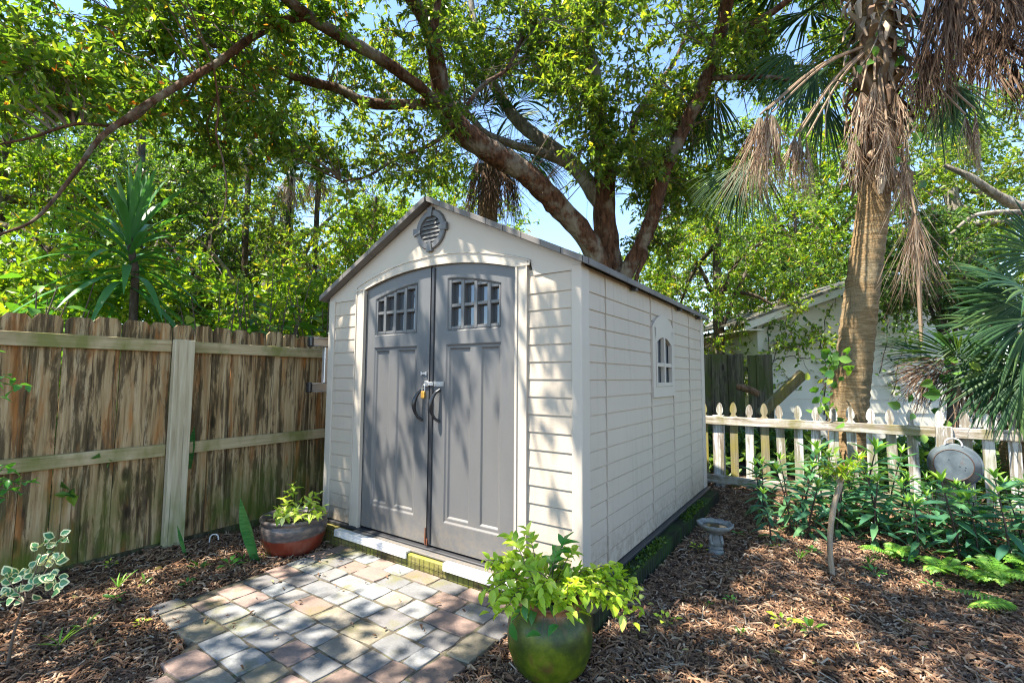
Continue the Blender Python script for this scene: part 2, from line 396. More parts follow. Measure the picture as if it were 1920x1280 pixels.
tag(pv.build('paver_patio', M['paver'], smooth=False), kind='structure')
js = MB(); js.add([(.42, -.07, .025), (.42, -1.25, .025), (.86, -1.26, .025), (2.15, -2.5, .025), (2.16, -2.6, .025), (2.16, -.07, .025)], [(0, 1, 2, 3, 4, 5)])
t = NT('joint_sand'); c = t.ramp(t.noise(t.co('Object'), 20, 5), [(.35, (.03, .026, .018)), (.55, (.10, .085, .06)), (.72, (.05, .065, .015))]); tag(js.build('joint_sand', t.fin(c, .95)), kind='structure')

# mulch chips and fallen leaves
def in_bed(x, y):
    if -.02 < x < 2.53 and -.11 < y < 3.3: return False
    if x < -.72: return False
    if x > .37 and x < 2.18 and y < -.03 and patio_inside(x+.02, y-.02): return False
    return True
def chips(name, n, mat, lr, wr, xr, yr, dens, thick, lift, seed, flat=.25):
    rg = np.random.default_rng(seed); P = []
    while len(P) < n:
        x = rg.uniform(*xr, 4000); y = rg.uniform(*yr, 4000)
        d = np.hypot(x-CAM[0], y-CAM[1]); keep = rg.uniform(size=4000) < np.clip(dens/(d*d), .05, 1)
        dv = (x-CAM[0])*AF[0]+(y-CAM[1])*AF[1]; sd = (x-CAM[0])*AR[0]+(y-CAM[1])*AR[1]
        keep &= (dv > .8) & (np.abs(sd) < dv*1.2+.3)
        P += [(a, b) for a, b in zip(x[keep], y[keep]) if in_bed(a, b)]
    P = np.array(P[:n]); z = gz_(P[:, 0], P[:, 1])+rg.uniform(.002, lift, n)
    a = rg.uniform(0, 2*PI, n); el = rg.normal(size=n)*flat; rl = rg.normal(size=n)*flat*1.5
    D = np.stack([np.cos(a)*np.cos(el), np.sin(a)*np.cos(el), np.sin(el)], 1)
    Sd = np.stack([-np.sin(a)*np.cos(rl), np.cos(a)*np.cos(rl), np.sin(rl)], 1); Nn = np.cross(D, Sd)
    L = rg.uniform(*lr, n)[:, None]*rg.choice([.6, 1, 1, 1.5], n)[:, None]; Wd = rg.uniform(*wr, n)[:, None]; T = rg.uniform(*thick, n)[:, None]
    c = np.stack([P[:, 0], P[:, 1], z], 1); vs_ = []
    bend = rg.normal(size=(n, 1))*.14*L
    for sx, kz in ((-1, 0), (0, 1), (1, 0)):
        k = rg.uniform(.45, 1.0, (n, 1))
        for sy in (-1, 1):
            for sz in (0, 1):
                vs_.append(c+D*L/2*sx+Sd*Wd/2*sy*k*(1-.35*sz)+Nn*(T*sz+bend*kz))
    vv = np.stack(vs_, 1); i = np.arange(n)[:, None]*12     # order per section: (-,0)(-,1)(+,0)(+,1)
    f = []
    for s in (0, 4):
        f += [i+[s+1, s+5, s+7, s+3], i+[s+0, s+4, s+5, s+1], i+[s+3, s+7, s+6, s+2]]
    f += [i+[0, 1, 3, 2], i+[8, 10, 11, 9]]
    mb = MB(); mb.add(vv.reshape(-1, 3), np.concatenate(f, 0))
    return tag(mb.build(name, mat), kind='stuff')
t = NT('shredded_bark'); r = t.island()
c = t.ramp(r, [(0, (.045, .026, .018)), (.22, (.10, .05, .028)), (.45, (.20, .105, .055)), (.7, (.31, .175, .095)), (.88, (.40, .27, .17)), (1, (.45, .37, .28))])
c = t.mix(t.ramp(t.noise(t.co('Object', (1, 1, 1)), 120, 3), [(.4, .5), (.65, 0.0)]), c, t.mix(.6, c, (.02, .014, .01)))
c = t.mix(t.ramp(t.noise(t.co('Object'), 1.3, 3), [(.42, 0.0), (.62, .45)]), c, t.mix(.5, c, (.22, .15, .115)))
M['chip'] = t.fin(c, .85, 0, .25)
chips('mulch', 70000, M['chip'], (.022, .055), (.005, .014), (-.74, 7.0), (-2.6, 4.6), 9.0, (.002, .006), .026, 3)
chips('bark_shreds', 3200, M['chip'], (.06, .11), (.004, .011), (-.74, 7.0), (-2.6, 4.6), 9.0, (.002, .006), .03, 13, .18)
t = NT('dead_brown_leaf'); c = t.ramp(t.island(), [(0, (.06, .03, .018)), (.4, (.16, .085, .045)), (.75, (.27, .17, .10)), (.93, (.34, .25, .17)), (1, (.30, .26, .06))]); M['litter'] = t.fin(c, .75, 0, .3)
lb = MB(); rg = np.random.default_rng(5); P = []
while len(P) < 5200:
    x, y = rg.uniform(-.74, 7), rg.uniform(-2.4, 4.4); d = math.hypot(x-CAM[0], y-CAM[1])
    if in_bed(x, y) and d > 1.0 and rg.uniform() < 6/(d*d): P.append((x, y, gz_(np.array(x), np.array(y))+rg.uniform(.006, .03)))
for _ in range(60):
    x, y = rg.uniform(.45, 2.15), rg.uniform(-1.5, -.1); P.append((x, y, .042))
j0 = len(P)
P = np.array(P); n = len(P); a = rg.uniform(0, 2*PI, n); D = np.stack([np.cos(a), np.sin(a), rg.normal(size=n)*.25], 1); N = rg.normal(size=(n, 3))*.3; N[:, 2] += 1
s_ = rg.uniform(.6, 1.3, n); s_[j0-60:] *= .6; leaf_arrays(lb, P, D, N, .05*s_, .02*s_, fold=.5, curl=.25, hi=True)
tag(lb.build('leaf_litter', M['litter']), kind='stuff')

# =================================================================== SHED
ZB = .15
shed = empty('garden_shed', (1.2, 1.5, ZB), 0, 'cream resin garden shed with grey double doors and peaked grey roof', 'shed')
WID, DEP, EAVE, PEAK = 2.40, 3.08, 1.84, 2.435
def roofz(x): return PEAK-(PEAK-EAVE)*abs(x-1.2)/1.2            # underside, above the shed floor
def lap(mb, p0, ux, out, width, zs, o=.007):
    """lapped boards: p0 lower corner on the wall plane, ux along, out outward, zs the course lines"""
    for za, zb in zip(zs[:-1], zs[1:]):
        pr = [(za, 0.0), (za+.001, o), (za+.004, o+.001), (zb-.005, .003), (zb-.004, 0.0)]
        for (z1, w1), (z2, w2) in zip(pr[:-1], pr[1:]):
            q = [p0+out*w1+V(0, 0, z1), p0+ux*width+out*w1+V(0, 0, z1), p0+ux*width+out*w2+V(0, 0, z2), p0+out*w2+V(0, 0, z2)]
            mb.add(np.array(q), [(0, 1, 2, 3)])
        mb.add(np.array([p0+V(0, 0, zb-.004), p0+ux*width+V(0, 0, zb-.004), p0+ux*width+V(0, 0, zb), p0+V(0, 0, zb)]), [(0, 1, 2, 3)])
X_, Y_ = V(1, 0, 0), V(0, 1, 0)
courses = [ZB+.004+.1052*k for k in range(18)]; courses[-1] = ZB+1.80
# front wall: two lapped panels and the gable field
for xa, wd, b0, b1 in ((.075, .30, .0, .478), (2.03, .31, 1.95, 2.4)):
    fw_ = MB(); lap(fw_, V(xa, .012, 0), X_, -Y_, wd, courses); fw_.box(b0, b1, .014, .05, ZB, ZB+1.84); fw_.build('front_wall', M['siding'], shed)
def arch(x, side, rise, half): # circular arch height
    R = (half*half+rise*rise)/(2*rise); d = min(abs(x-1.21), half); return side+math.sqrt(max(R*R-d*d, 0))-(R-rise)
def a_in(x): return ZB+arch(x, 1.868, .106, .74)
def a_out(x): return ZB+arch(x, 1.905, .148, .845)
gb = MB(); xs = np.linspace(0.0, 2.4, 97)
def low(x): return a_out(x) if .365 < x < 2.055 else ZB+1.803
pts = []
for x0, x1 in zip(xs[:-1], xs[1:]):
    q = [(x0, low(x0+1e-4)), (x1, low(x1-1e-4)), (x1, ZB+roofz(x1)+.01), (x0, ZB+roofz(x0)+.01)]
    gb.add([(x, .003, z) for x, z in q], [(0, 1, 2, 3)])
gb.add([(0, .003, ZB+1.803), (.365, .003, ZB+1.803), (.365, .02, ZB+1.803), (0, .02, ZB+1.803)], [(0, 1, 2, 3)])
gb.build('gable', M['trim'], shed)
# door surround: jambs and arched head, proud of the wall
ds = MB()
def surround(xa, xb, za, zb_, y=-.006, d=.05): ds.box(xa, xb, y, d, za, zb_)
surround(.369, .478, ZB, ZB+1.868); surround(1.948, 2.035, ZB, ZB+1.868)
ds.box(.369, .378, -.012, -.0065, ZB, ZB+1.9); ds.box(2.026, 2.035, -.012, -.0065, ZB, ZB+1.9); ds.box(.462, .478, -.014, -.0065, ZB, ZB+1.868); ds.box(1.948, 1.964, -.014, -.0065, ZB, ZB+1.868)
xs = np.linspace(.365, 2.055, 61)
for x0, x1 in zip(xs[:-1], xs[1:]):
    lo0 = a_in(x0) if x0 > .478 else ZB+1.869; lo1 = a_in(x1) if x1 < 1.95 else ZB+1.869
    h0, h1 = a_out(x0)-.003, a_out(x1)-.003
    for (b0, t0, b1, t1, y) in ((lo0, h0, lo1, h1, -.005), (lo0, lo0+.014, lo1, lo1+.014, -.013), (h0-.008, h0, h1-.008, h1, -.011)):
        ds.add([(x0, y, b0), (x1, y, b1), (x1, y, t1), (x0, y, t0), (x0, .06, b0), (x1, .06, b1), (x1, .002, t1), (x0, .002, t0)], [(0, 1, 2, 3), (4, 5, 1, 0), (3, 2, 6, 7)])
ds.box(1.197, 1.2, -.0065, -.004, a_in(1.2)+.016, ZB+2.08)
ds.build('door_surround', M['trim'], shed)
# corner posts
for x0, x1, y0, y1 in ((-.004, .078, -.004, .1), (2.335, 2.404, -.004, .105), (2.335, 2.404, 2.96, 3.084), (-.004, .078, 2.96, 3.084)):
    b = MB(); b.box(x0, x1, y0, y1, ZB, ZB+1.835); b.build('corner_post', M['trim'], shed, bevel=.008, seg=2)
# right wall with window opening, left and rear walls
wy0, wy1, wz0, wz1 = 1.255, 1.868, ZB+1.02, ZB+1.70
sw = MB(); sc = [ZB+.004+.1052*k for k in range(18)]; sc[-1] = ZB+1.84
joints = [.105, .36, wy0, wy1, 2.45, 2.96]
for a, b in zip(joints[:-1], joints[1:]):
    if a == wy0:
        lap(sw, V(2.388, a, 0), Y_, X_, b-a, [z for z in sc if z < wz0-.02]+[wz0]); lap(sw, V(2.388, a, 0), Y_, X_, b-a, [wz1-.01]+[z for z in sc if z > wz1+.02])
    else: lap(sw, V(2.388, a+.002, 0), Y_, X_, b-a-.004, sc)
for jy in (.36, wy0, wy1, 2.45):
    for za, zb in zip(sc[:-1], sc[1:]): sw.box(2.388, 2.4015, jy-.0035, jy+.0035, za, zb-.008)
sw.box(2.34, 2.386, .105, wy0, ZB, ZB+1.84); sw.box(2.34, 2.386, wy1, 2.96, ZB, ZB+1.84); sw.box(2.34, 2.386, wy0, wy1, ZB, wz0); sw.box(2.34, 2.386, wy0, wy1, wz1-.06, ZB+1.84)
sw.build('side_wall', M['siding'], shed)
lw = MB(); lap(lw, V(.012, 2.96, 0), -Y_, -X_, 2.86, sc); lw.box(.014, .06, .1, 2.96, ZB, ZB+1.84); lw.build('side_wall', M['siding'], shed)
rw = MB(); lap(rw, V(2.34, 3.068, 0), -X_, Y_, 2.27, sc); rw.box(.078, 2.34, 3.02, 3.066, ZB, ZB+1.84)
rw.add([(0, 3.06, ZB+1.84), (2.4, 3.06, ZB+1.84), (1.2, 3.06, ZB+PEAK)], [(0, 2, 1)]); rw.build('rear_wall', M['siding'], shed)
# side window
wn_ = MB()
def rect_y(mb, x0, x1, y0, y1, z0, z1): mb.box(x0, x1, y0, y1, z0, z1)
wc, hw = (wy0+wy1)/2, (wy1-wy0)/2
def warch(y, top, rise, half): 
    R = (half*half+rise*rise)/(2*rise); d = min(abs(y-wc), half); return top+math.sqrt(R*R-d*d)-(R-rise)
rect_y(wn_, 2.38, 2.411, wy0+.002, wy0+.075, wz0+.085, ZB+1.585); rect_y(wn_, 2.38, 2.411, wy1-.075, wy1-.002, wz0+.085, ZB+1.585); rect_y(wn_, 2.38, 2.413, wy0+.002, wy1-.002, wz0, wz0+.085)
for y0, y1 in zip(np.linspace(wy0+.002, wy1-.002, 25)[:-1], np.linspace(wy0+.002, wy1-.002, 25)[1:]):
    def lo(y): return max(warch(y, ZB+1.44, .075, .235), ZB+1.44) if abs(y-wc) < .235 else ZB+1.585
    def hi(y): return warch(y, ZB+1.585, .115, hw)
    wn_.add([(2.411, y0, lo(y0)), (2.411, y1, lo(y1)), (2.411, y1, hi(y1)), (2.411, y0, hi(y0)), (2.35, y0, lo(y0)), (2.35, y1, lo(y1)), (2.386, y1, hi(y1)), (2.386, y0, hi(y0))], [(0, 1, 2, 3), (4, 5, 1, 0), (3, 2, 6, 7)])
wnd = wn_.build('window', M['trim'], shed)
fr = MB(); fr.box(2.385, 2.4165, wy0+.077, wy0+.105, wz0+.087, ZB+1.46); fr.box(2.385, 2.4165, wy1-.105, wy1-.077, wz0+.087, ZB+1.46)
fr.box(2.385, 2.4185, wy0+.106, wy1-.106, wz0+.087, wz0+.118); fr.box(2.385, 2.4155, wc-.018, wc+.018, wz0+.119, ZB+1.515); fr.box(2.385, 2.413, wy0+.106, wc-.0185, ZB+1.268, ZB+1.3); fr.box(2.385, 2.413, wc+.0185, wy1-.106, ZB+1.268, ZB+1.3)
fr.build('frame', M['trim'], wnd, origin=shed.location)
pn = MB(); pn.box(2.372, 2.378, wy0+.09, wy1-.09, wz0+.09, ZB+1.53); pn.build('pane', M['glass'], wnd, origin=shed.location)
# doors: one relief surface each with openings for the lights
def door(xa, xb, mirror):
    st = .005; xs = np.arange(xa, xb+1e-6, st); zs = np.arange(ZB+.012, ZB+1.98, st)
    GX, GZ = np.meshgrid(xs, zs)
    def mx(x): return 2.406-x if mirror else x              # measured on the right door
    dep = np.zeros_like(GX)
    def panel(x0, x1, z0, z1, d, bev):
        m_ = mx(GX); s = np.minimum(np.minimum(m_-x0, x1-m_), np.minimum(GZ-z0, z1-GZ)); return d*np.clip(s/bev, 0, 1)
    dep += panel(1.347, 1.822, ZB+.185, ZB+1.40, .009, .011)
    for a, b in ((1.372, 1.562), (1.655, 1.806)): dep += panel(a, b, ZB+.215, ZB+1.375, .011, .012)
    wtop = ZB+1.872-.085*np.clip((mx(GX)-1.35)/.47, 0, 1)**1.6
    m_ = mx(GX); s = np.minimum(np.minimum(m_-1.350, 1.822-m_), np.minimum(GZ-(ZB+1.492), wtop-GZ)); dep += .012*np.clip(s/.012, 0, 1)
    hole = s > .0135
    top = np.array([[a_in(x)+.006 for x in xs]]); 
    GZ2 = np.minimum(GZ, top)
    Yd = .016+dep; ny, nx = GX.shape
    ii = np.arange(nx*ny).reshape(ny, nx); f = np.stack([ii[:-1, :-1], ii[:-1, 1:], ii[1:, 1:], ii[1:, :-1]], -1)
    keep = ~(hole[:-1, :-1] & hole[1:, 1:] & hole[:-1, 1:] & hole[1:, :-1]) & (GZ[:-1, :-1] < top[:, :-1])
    mb = MB(); mb.add(np.stack([GX, Yd, GZ2], -1).reshape(-1, 3), f[keep])
    for x in (xa, xb): mb.add([(x, .016, ZB+.012), (x, .06, ZB+.012), (x, .06, a_in(x)), (x, .016, a_in(x))], [(0, 1, 2, 3)])
    mb.add([(xa, .016, ZB+.012), (xb, .016, ZB+.012), (xb, .06, ZB+.012), (xa, .06, ZB+.012)], [(0, 1, 2, 3)])
    dr = mb.build('door', M['door'], shed)
    def U(x): return 2.406-x if mirror else x
    w = MB()
    def bx(x0, x1, z0, z1, y0, y1):
        p, q = sorted((U(x0), U(x1))); w.box(p, q, y0, y1, z0, z1)
    def wt(x): return ZB+1.872-.085*min(max((x-1.35)/.47, 0), 1)**1.6
    gx_ = [1.362, 1.390, 1.470, 1.502, 1.586, 1.617, 1.700, 1.730, 1.795, 1.812]
    bars = [(1.362, 1.386), (1.472, 1.502), (1.588, 1.617), (1.702, 1.731), (1.797, 1.812)]
    for a, b in bars: bx(a, b, ZB+1.504, wt((a+b)/2)-.012, .022, .075)
    for (_, a), (b, _) in zip(bars[:-1], bars[1:]):
        bx(a+.0005, b-.0005, ZB+1.504, ZB+1.527, .0235, .075); bx(a+.0005, b-.0005, ZB+1.66, ZB+1.684, .0235, .075); bx(a+.0005, b-.0005, wt((a+b)/2)-.034, wt((a+b)/2)-.010, .0245, .075)
    wo_ = w.build('door_window', M['door'], dr, origin=shed.location, bevel=.004, seg=2)
    p = MB(); a, b = sorted((U(1.364), U(1.81))); p.box(a, b, .062, .066, ZB+1.5, ZB+1.865)
    p.build('pane', M['glass'], dr, origin=shed.location)
    # bowed pull handle
    h = MB(); s_ = -1 if not mirror else -1
    xc = 1.292 if not mirror else 1.128
    pts = []
    for k in np.linspace(0, 1, 13):
        zz = ZB+1.085-.222*k; bow = math.sin(PI*k)**.6
        pts.append((xc-.030*bow+(.012 if k < .5 else .006)*1.0*(1-bow), .012-.052*bow, zz, .0105+.006*math.sin(PI*min(1, k*1.15))**2))
    limb(h, pts, 10, 3, 0); h.build('handle', M['black'], dr, smooth=True, origin=shed.location)
    return dr
dl = door(.482, 1.188, True); dr_ = door(1.2065, 1.946, False)
b = MB(); b.box(1.1885, 1.206, .03, .075, ZB+.012, a_in(1.2)); b.build('meeting_gap', M['black'], shed)
b = MB(); b.box(1.2075, 1.234, .004, .0155, ZB+.02, a_in(1.22)-.012); b.build('astragal', M['dark'], dr_, origin=shed.location, bevel=.003)
# hasp, old latch keeper, rusty bolt at the foot
hp = MB(); hp.box(1.24, 1.335, .006, .0155, ZB+1.108, ZB+1.142); hp.box(1.185, 1.242, -.004, .002, ZB+1.112, ZB+1.138); hp.box(1.152, 1.19, .004, .0155, ZB+1.105, ZB+1.145)
for x, z in ((1.262, 1.125), (1.3, 1.125), (1.322, 1.125), (1.17, 1.137)): hp.box(x-.006, x+.006, .001, .0062, ZB+z-.006, ZB+z+.006)
tube(hp, [(1.187, .002, ZB+1.132), (1.187, -.022, ZB+1.13), (1.187, -.022, ZB+1.115), (1.187, .002, ZB+1.113)], .0035, 6)
hp.build('hasp', M['steel'], dr_, origin=shed.location, bevel=.002)
kp = MB(); kp.box(1.118, 1.165, .008, .0155, ZB+1.19, ZB+1.205); kp.box(1.112, 1.122, .004, .0155, ZB+1.184, ZB+1.211); kp.box(1.16, 1.17, .004, .0155, ZB+1.184, ZB+1.211); kp.build('latch_keeper', M['steel'], dl, origin=shed.location, bevel=.002)
bo = MB(); bo.box(1.193, 1.216, -.004, .0145, ZB+.014, ZB+.05); tube(bo, [(1.2, -.006, ZB+.03), (1.2, -.006, ZB+.13)], [.006, .004], 7, .1); bo.build('bolt', M['rust'], dr_, origin=shed.location)
pl = empty('padlock', (1.172, -.022, ZB+1.03), 0, 'small brass padlock hanging from the hasp between the grey doors', 'padlock')
b = MB(); b.box(1.155, 1.189, -.033, -.013, ZB+1.022, ZB+1.072); b.build('body', M['brass'], pl, bevel=.005, seg=3)
b = MB(); tube(b, spline([(1.161, -.023, ZB+1.07), (1.1615, -.023, ZB+1.095), (1.166, -.023, ZB+1.108), (1.176, -.023, ZB+1.118), (1.184, -.023, ZB+1.112), (1.186, -.023, ZB+1.095), (1.185, -.023, ZB+1.07)], 4), .0038, 8); b.build('shackle', M['steel'], pl, smooth=True)
# vent
vt = MB(); vc = V(1.2, 0, ZB+2.242)
an = np.linspace(0, 2*PI, 49)
for a0, a1 in zip(an[:-1], an[1:]):
    def P_(a, r, y): return (vc[0]+math.cos(a)*r*.145, y, vc[2]+math.sin(a)*r*.148)
    vt.add([P_(a0, 1, .003), P_(a1, 1, .003), P_(a1, 1, -.012), P_(a0, 1, -.012), P_(a1, .95, -.018), P_(a0, .95, -.018), P_(a1, .70, -.018), P_(a0, .70, -.018), P_(a1, .66, .002), P_(a0, .66, .002)], [(0, 1, 2, 3), (3, 2, 4, 5), (5, 4, 6, 7), (7, 6, 8, 9)])
for a in range(4):
    th = a*PI/2; c, s = math.cos(th), math.sin(th)
    def MM(v): return np.stack([vc[0]+(v[:, 0]*c-v[:, 2]*s), v[:, 1], vc[2]+(v[:, 0]*s+v[:, 2]*c)], 1)
    q = np.array([(.094, -.016), (.094, .016), (.163, .028), (.163, -.028)])
    vv = np.array([(a_, y, b_) for y in (-.026, .0) for a_, b_ in q]); vt.add(MM(vv), [(0, 1, 2, 3), (0, 4, 5, 1), (1, 5, 6, 2), (2, 6, 7, 3), (3, 7, 4, 0)])
vent = vt.build('gable_vent', M['door'], shed)
lv = MB()
for k in range(6):
    z = vc[2]-.083+.031*k; h = math.sqrt(max(.1**2-(z+.012-vc[2])**2, .0001))
    lv.add([(vc[0]-h, -.010, z), (vc[0]+h, -.010, z), (vc[0]+h, .0015, z+.025), (vc[0]-h, .0015, z+.025), (vc[0]-h, -.010, z-.004), (vc[0]+h, -.010, z-.004)], [(0, 1, 2, 3), (4, 5, 1, 0)])
lv.build('louvre', M['door'], vent, origin=shed.location)
b = MB(); b.add([(vc[0]+.1*math.cos(a), .0022, vc[2]+.1*math.sin(a)) for a in an[:-1]], [tuple(range(48))]); b.build('backing', M['black'], vent, origin=shed.location)
# roof: two slabs, segmented rake and eave caps, ridge
rf = MB(); OX, OY = .045, .06; sl_ = (PEAK-EAVE)/1.2
for s in (-1, 1):
    e = 1.2+OX; y0, y1 = -OY, DEP+OY
    zu = lambda d: ZB+PEAK-sl_*d
    v = [(1.2, y0, zu(0)+.012), (1.2+s*e, y0, zu(e)+.012), (1.2+s*e, y1, zu(e)+.012), (1.2, y1, zu(0)+.012), (1.2, y0, zu(0)+.034), (1.2+s*e, y0, zu(e)+.034), (1.2+s*e, y1, zu(e)+.034), (1.2, y1, zu(0)+.034)]
    rf.add(v, [(0, 1, 2, 3), (4, 7, 6, 5), (0, 4, 5, 1), (3, 2, 6, 7), (1, 5, 6, 2)])
roof = rf.build('roof', M['roof'], shed)
rk = MB(); rg = np.random.default_rng(2)
for s in (-1, 1):
    e = 1.2+OX+.006; edges = np.concatenate([[0.006], np.cumsum(np.full(9, .138))*1.0, [e]]) if s > 0 else np.array([.006, .31, .62, .93, e])
    for a, b_ in zip(edges[:-1], edges[1:]):
        a2 = a+.0035; k = rg.uniform(0, .003); lift = .004 if rg.uniform() < .5 else 0.0
        za, zb = ZB+PEAK-sl_*a2, ZB+PEAK-sl_*b_
        for y0, y1 in ((-OY-.012-k, -OY+.05), (DEP+OY-.05, DEP+OY+.012)):
            v = [(1.2+s*a2, y0, za+.003), (1.2+s*b_, y0, zb+.003), (1.2+s*b_, y1, zb+.003), (1.2+s*a2, y1, za+.003), (1.2+s*a2, y0, za+.043+lift), (1.2+s*b_, y0, zb+.043+lift*.3), (1.2+s*b_, y1, zb+.045+lift*.3), (1.2+s*a2, y1, za+.045+lift)]
            rk.add(v, [(0, 1, 2, 3), (4, 7, 6, 5), (0, 4, 5, 1), (3, 2, 6, 7), (1, 5, 6, 2), (0, 3, 7, 4)])
    for yk in np.arange(0, 3.0, .30):   # eave trim
        x = 1.2+s*(1.2+OX); z = ZB+EAVE-sl_*OX
        rk.box(min(x, x+s*.012), max(x, x+s*.012), -.008+yk, -.008+yk+.296, z+.0, z+.040)
rk.build('roof_trim', M['roof'], roof, origin=shed.location, bevel=.004, seg=2)
cl_ = MB()
for y in (.8, 2.0, 2.75): cl_.box(2.405, 2.44, y, y+.05, ZB+1.80, ZB+1.83)
cl_.build('roof_clip', M['dark'], roof, origin=shed.location)
# floor edge
fl = MB(); fl.box(-.02, 2.435, -.018, 3.1, ZB-.026, ZB-.0015); fl.build('floor_panel', M['dark'], shed, bevel=.004)
fl = MB(); fl.box(.47, 1.955, -.075, -.019, ZB-.028, ZB-.012); fl.build('threshold', M['door'], shed, bevel=.006, seg=2)
inn = MB(); inn.box(.1, 2.3, .2, 2.9, ZB+.01, ZB+.03); inn.build('floor', M['dark'], shed)

# timber base the shed stands on
base = empty('timber_base', (1.2, 1.5, 0), 0, 'low mossy timber base frame carrying the shed', 'timber base')
b = MB(); b.box(-.02, 2.398, -.10, -.055, -.02, .118); b.build('front_beam', M['base'], base, bevel=.006)
b = MB(); b.box(-.02, 2.398, -.054, 0.05, -.02, .121); b.build('front_beam', M['base'], base, bevel=.006)
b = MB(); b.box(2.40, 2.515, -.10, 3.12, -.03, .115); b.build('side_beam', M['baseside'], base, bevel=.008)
b = MB(); b.box(-.02, .05, .055, 3.12, -.02, .118); b.build('side_beam', M['baseside'], base)
b = MB(); b.box(.06, 2.39, 3.03, 3.12, -.02, .118); b.build('rear_beam', M['baseside'], base)
for xa, xb in ((.33, 1.13), (1.47, 2.22)):
    b = MB(); b.box(xa, xb, -.118, -.062, .119, .138)
    b.box(xa, xb, -.119, -.1025, .088, .1185); b.build('white_edging', M['white'], base, bevel=.003)
b = MB(); rg = np.random.default_rng(8)
for x in np.arange(.2, 2.38, .042):
    x = x+rg.normal()*.002; prisms(b, [(x, -.1035, .02)], [(x+rg.normal()*.002, -.1035, .112)], .0012, .0012)
for z in (.045, .075): prisms(b, [(.2, -.1045, z)], [(2.38, -.1045, z)], .0009, .0009)
for y in np.arange(-.05, 3.1, .05): prisms(b, [(2.5185, y, -.02)], [(2.5185, y+rg.normal()*.003, .108)], .0013, .0013)
b.build('wire_mesh', M['dark'], base)
M['moss'] = leaf_mat('bright_moss', [(0, (.02, .05, .008)), (.6, (.05, .11, .01)), (1, (.12, .19, .02))], .2, bright=1.0)
b = MB(); rg = np.random.default_rng(9); C = []
for _ in range(1700):
    y = rg.uniform(.1, 2.75); 
    if nz((0, y, 0), 1.6, 3)+.1*rg.normal() < .03: continue
    C.append((2.44+rg.uniform(0, .078), y, .117+rg.uniform(0, .016)))
C = np.array(C); n = len(C); D = rg.normal(size=(n, 3)); D[:, 2] = abs(D[:, 2])*.6; D[:, 0] += .35
leaf_arrays(b, C, D, rg.normal(size=(n, 3))+[0, 0, 1], .032*rg.uniform(.5, 1.2, n), .016*rg.uniform(.5, 1.3, n))
tag(b.build('moss', M['moss'], base), kind='stuff')

# ladder hung along the left wall
ld = empty('hanging_ladder', (-.25, 1.5, 1.2), 0, 'aluminium ladder hung sideways along the left wall of the shed', 'ladder')
for z in (ZB+1.483, ZB+1.072):
    b = MB(); b.box(-.30, -.292, .035, 3.0, z-.038, z+.038); b.box(-.291, -.20, .035, 3.0, z+.0325, z+.0385); b.box(-.291, -.20, .035, 3.0, z-.0385, z-.0325)
    r_ = b.build('side_rail', M['alu'], ld)
    b = MB(); b.box(-.325, -.262, .0, .034, z-.047, z+.047); b.build('end_cap', M['black'], ld, bevel=.012, seg=2)
for y in np.arange(.12, 3.0, .3):
    b = MB(); b.box(-.27, -.225, y, y+.05, ZB+1.112, ZB+1.443); b.build('rung', M['alu'], ld, bevel=.006)
for y in (.6, 2.4):
    for z in (ZB+1.443,): b = MB(); b.box(-.22, .0, y, y+.03, z-.018, z); b.box(-.325, -.305, y, y+.03, z-.018, z+.06); b.box(-.3045, -.2205, y, y+.03, z-.018, z-.003); b.build('wall_hook', M['steel'], ld)
# =================================================================== FENCES
fx = -.76
wf = empty('wooden_fence', (fx, -.83, 0), 0, 'tall weathered brown board fence stained with black and green algae', 'fence')
edges = [-3.05, -2.90, -2.745, -2.59, -2.44, -2.285, -2.13, -1.98, -1.83, -1.684, -1.528, -1.367, -1.205, -1.035, -.884, -.735, -.586, -.437, -.293, -.135, .023, .174, .316]+[.316+.152*k for k in range(1, 27)]
rg = np.random.default_rng(21)
for a, b_ in zip(edges[:-1], edges[1:]):
    mb = MB(); top = 1.728+rg.uniform(-.008, .012); w = b_-a; g0 = rg.uniform(.001, .004); tl = rg.normal()*.004; x0 = fx+rg.uniform(-.002, .002)
    prof = [(a+g0, .0), (b_-g0, .0), (b_-g0+tl, top-.035), (b_-.03+tl, top), (a+.03+tl, top), (a+g0+tl, top-.035)]
    zs = [(y, z+(rg.uniform(-.004, .004) if z > .1 else .012)) for y, z in prof]
    v = [(x0, y, z) for y, z in zs]+[(x0-.018, y, z) for y, z in zs]
    mb.add(v, [(0, 1, 2, 3, 4, 5), (11, 10, 9, 8, 7, 6)]+[(k, k+6, (k+1) % 6+6, (k+1) % 6) for k in range(6)])
    mb.build('board', M['fence'], wf)
for py in (-3.3, -.83, 1.61, 4.05):
    mb = MB(); mb.box(fx+.04, fx+.105, py-.069, py+.069, -.04, 1.607 if py != -.83 else 1.605); mb.build('post', M['post'], wf, bevel=.004)
for (z0, z1) in ((1.508, 1.60), (.70, .79)):
    for ya, yb in ((-3.2, -.901), (-.759, 1.54), (1.68, 4.2)):
        mb = MB(); mb.box(fx+.003, fx+.041, ya, yb, z0, z1); mb.build('rail', M['rail'], wf, bevel=.003)
# low rotten kick board
mb = MB(); mb.box(fx-.015, fx+.02, -3.0, 3.0, -.03, .035); mb.build('kickboard', M['oldfence'], wf)

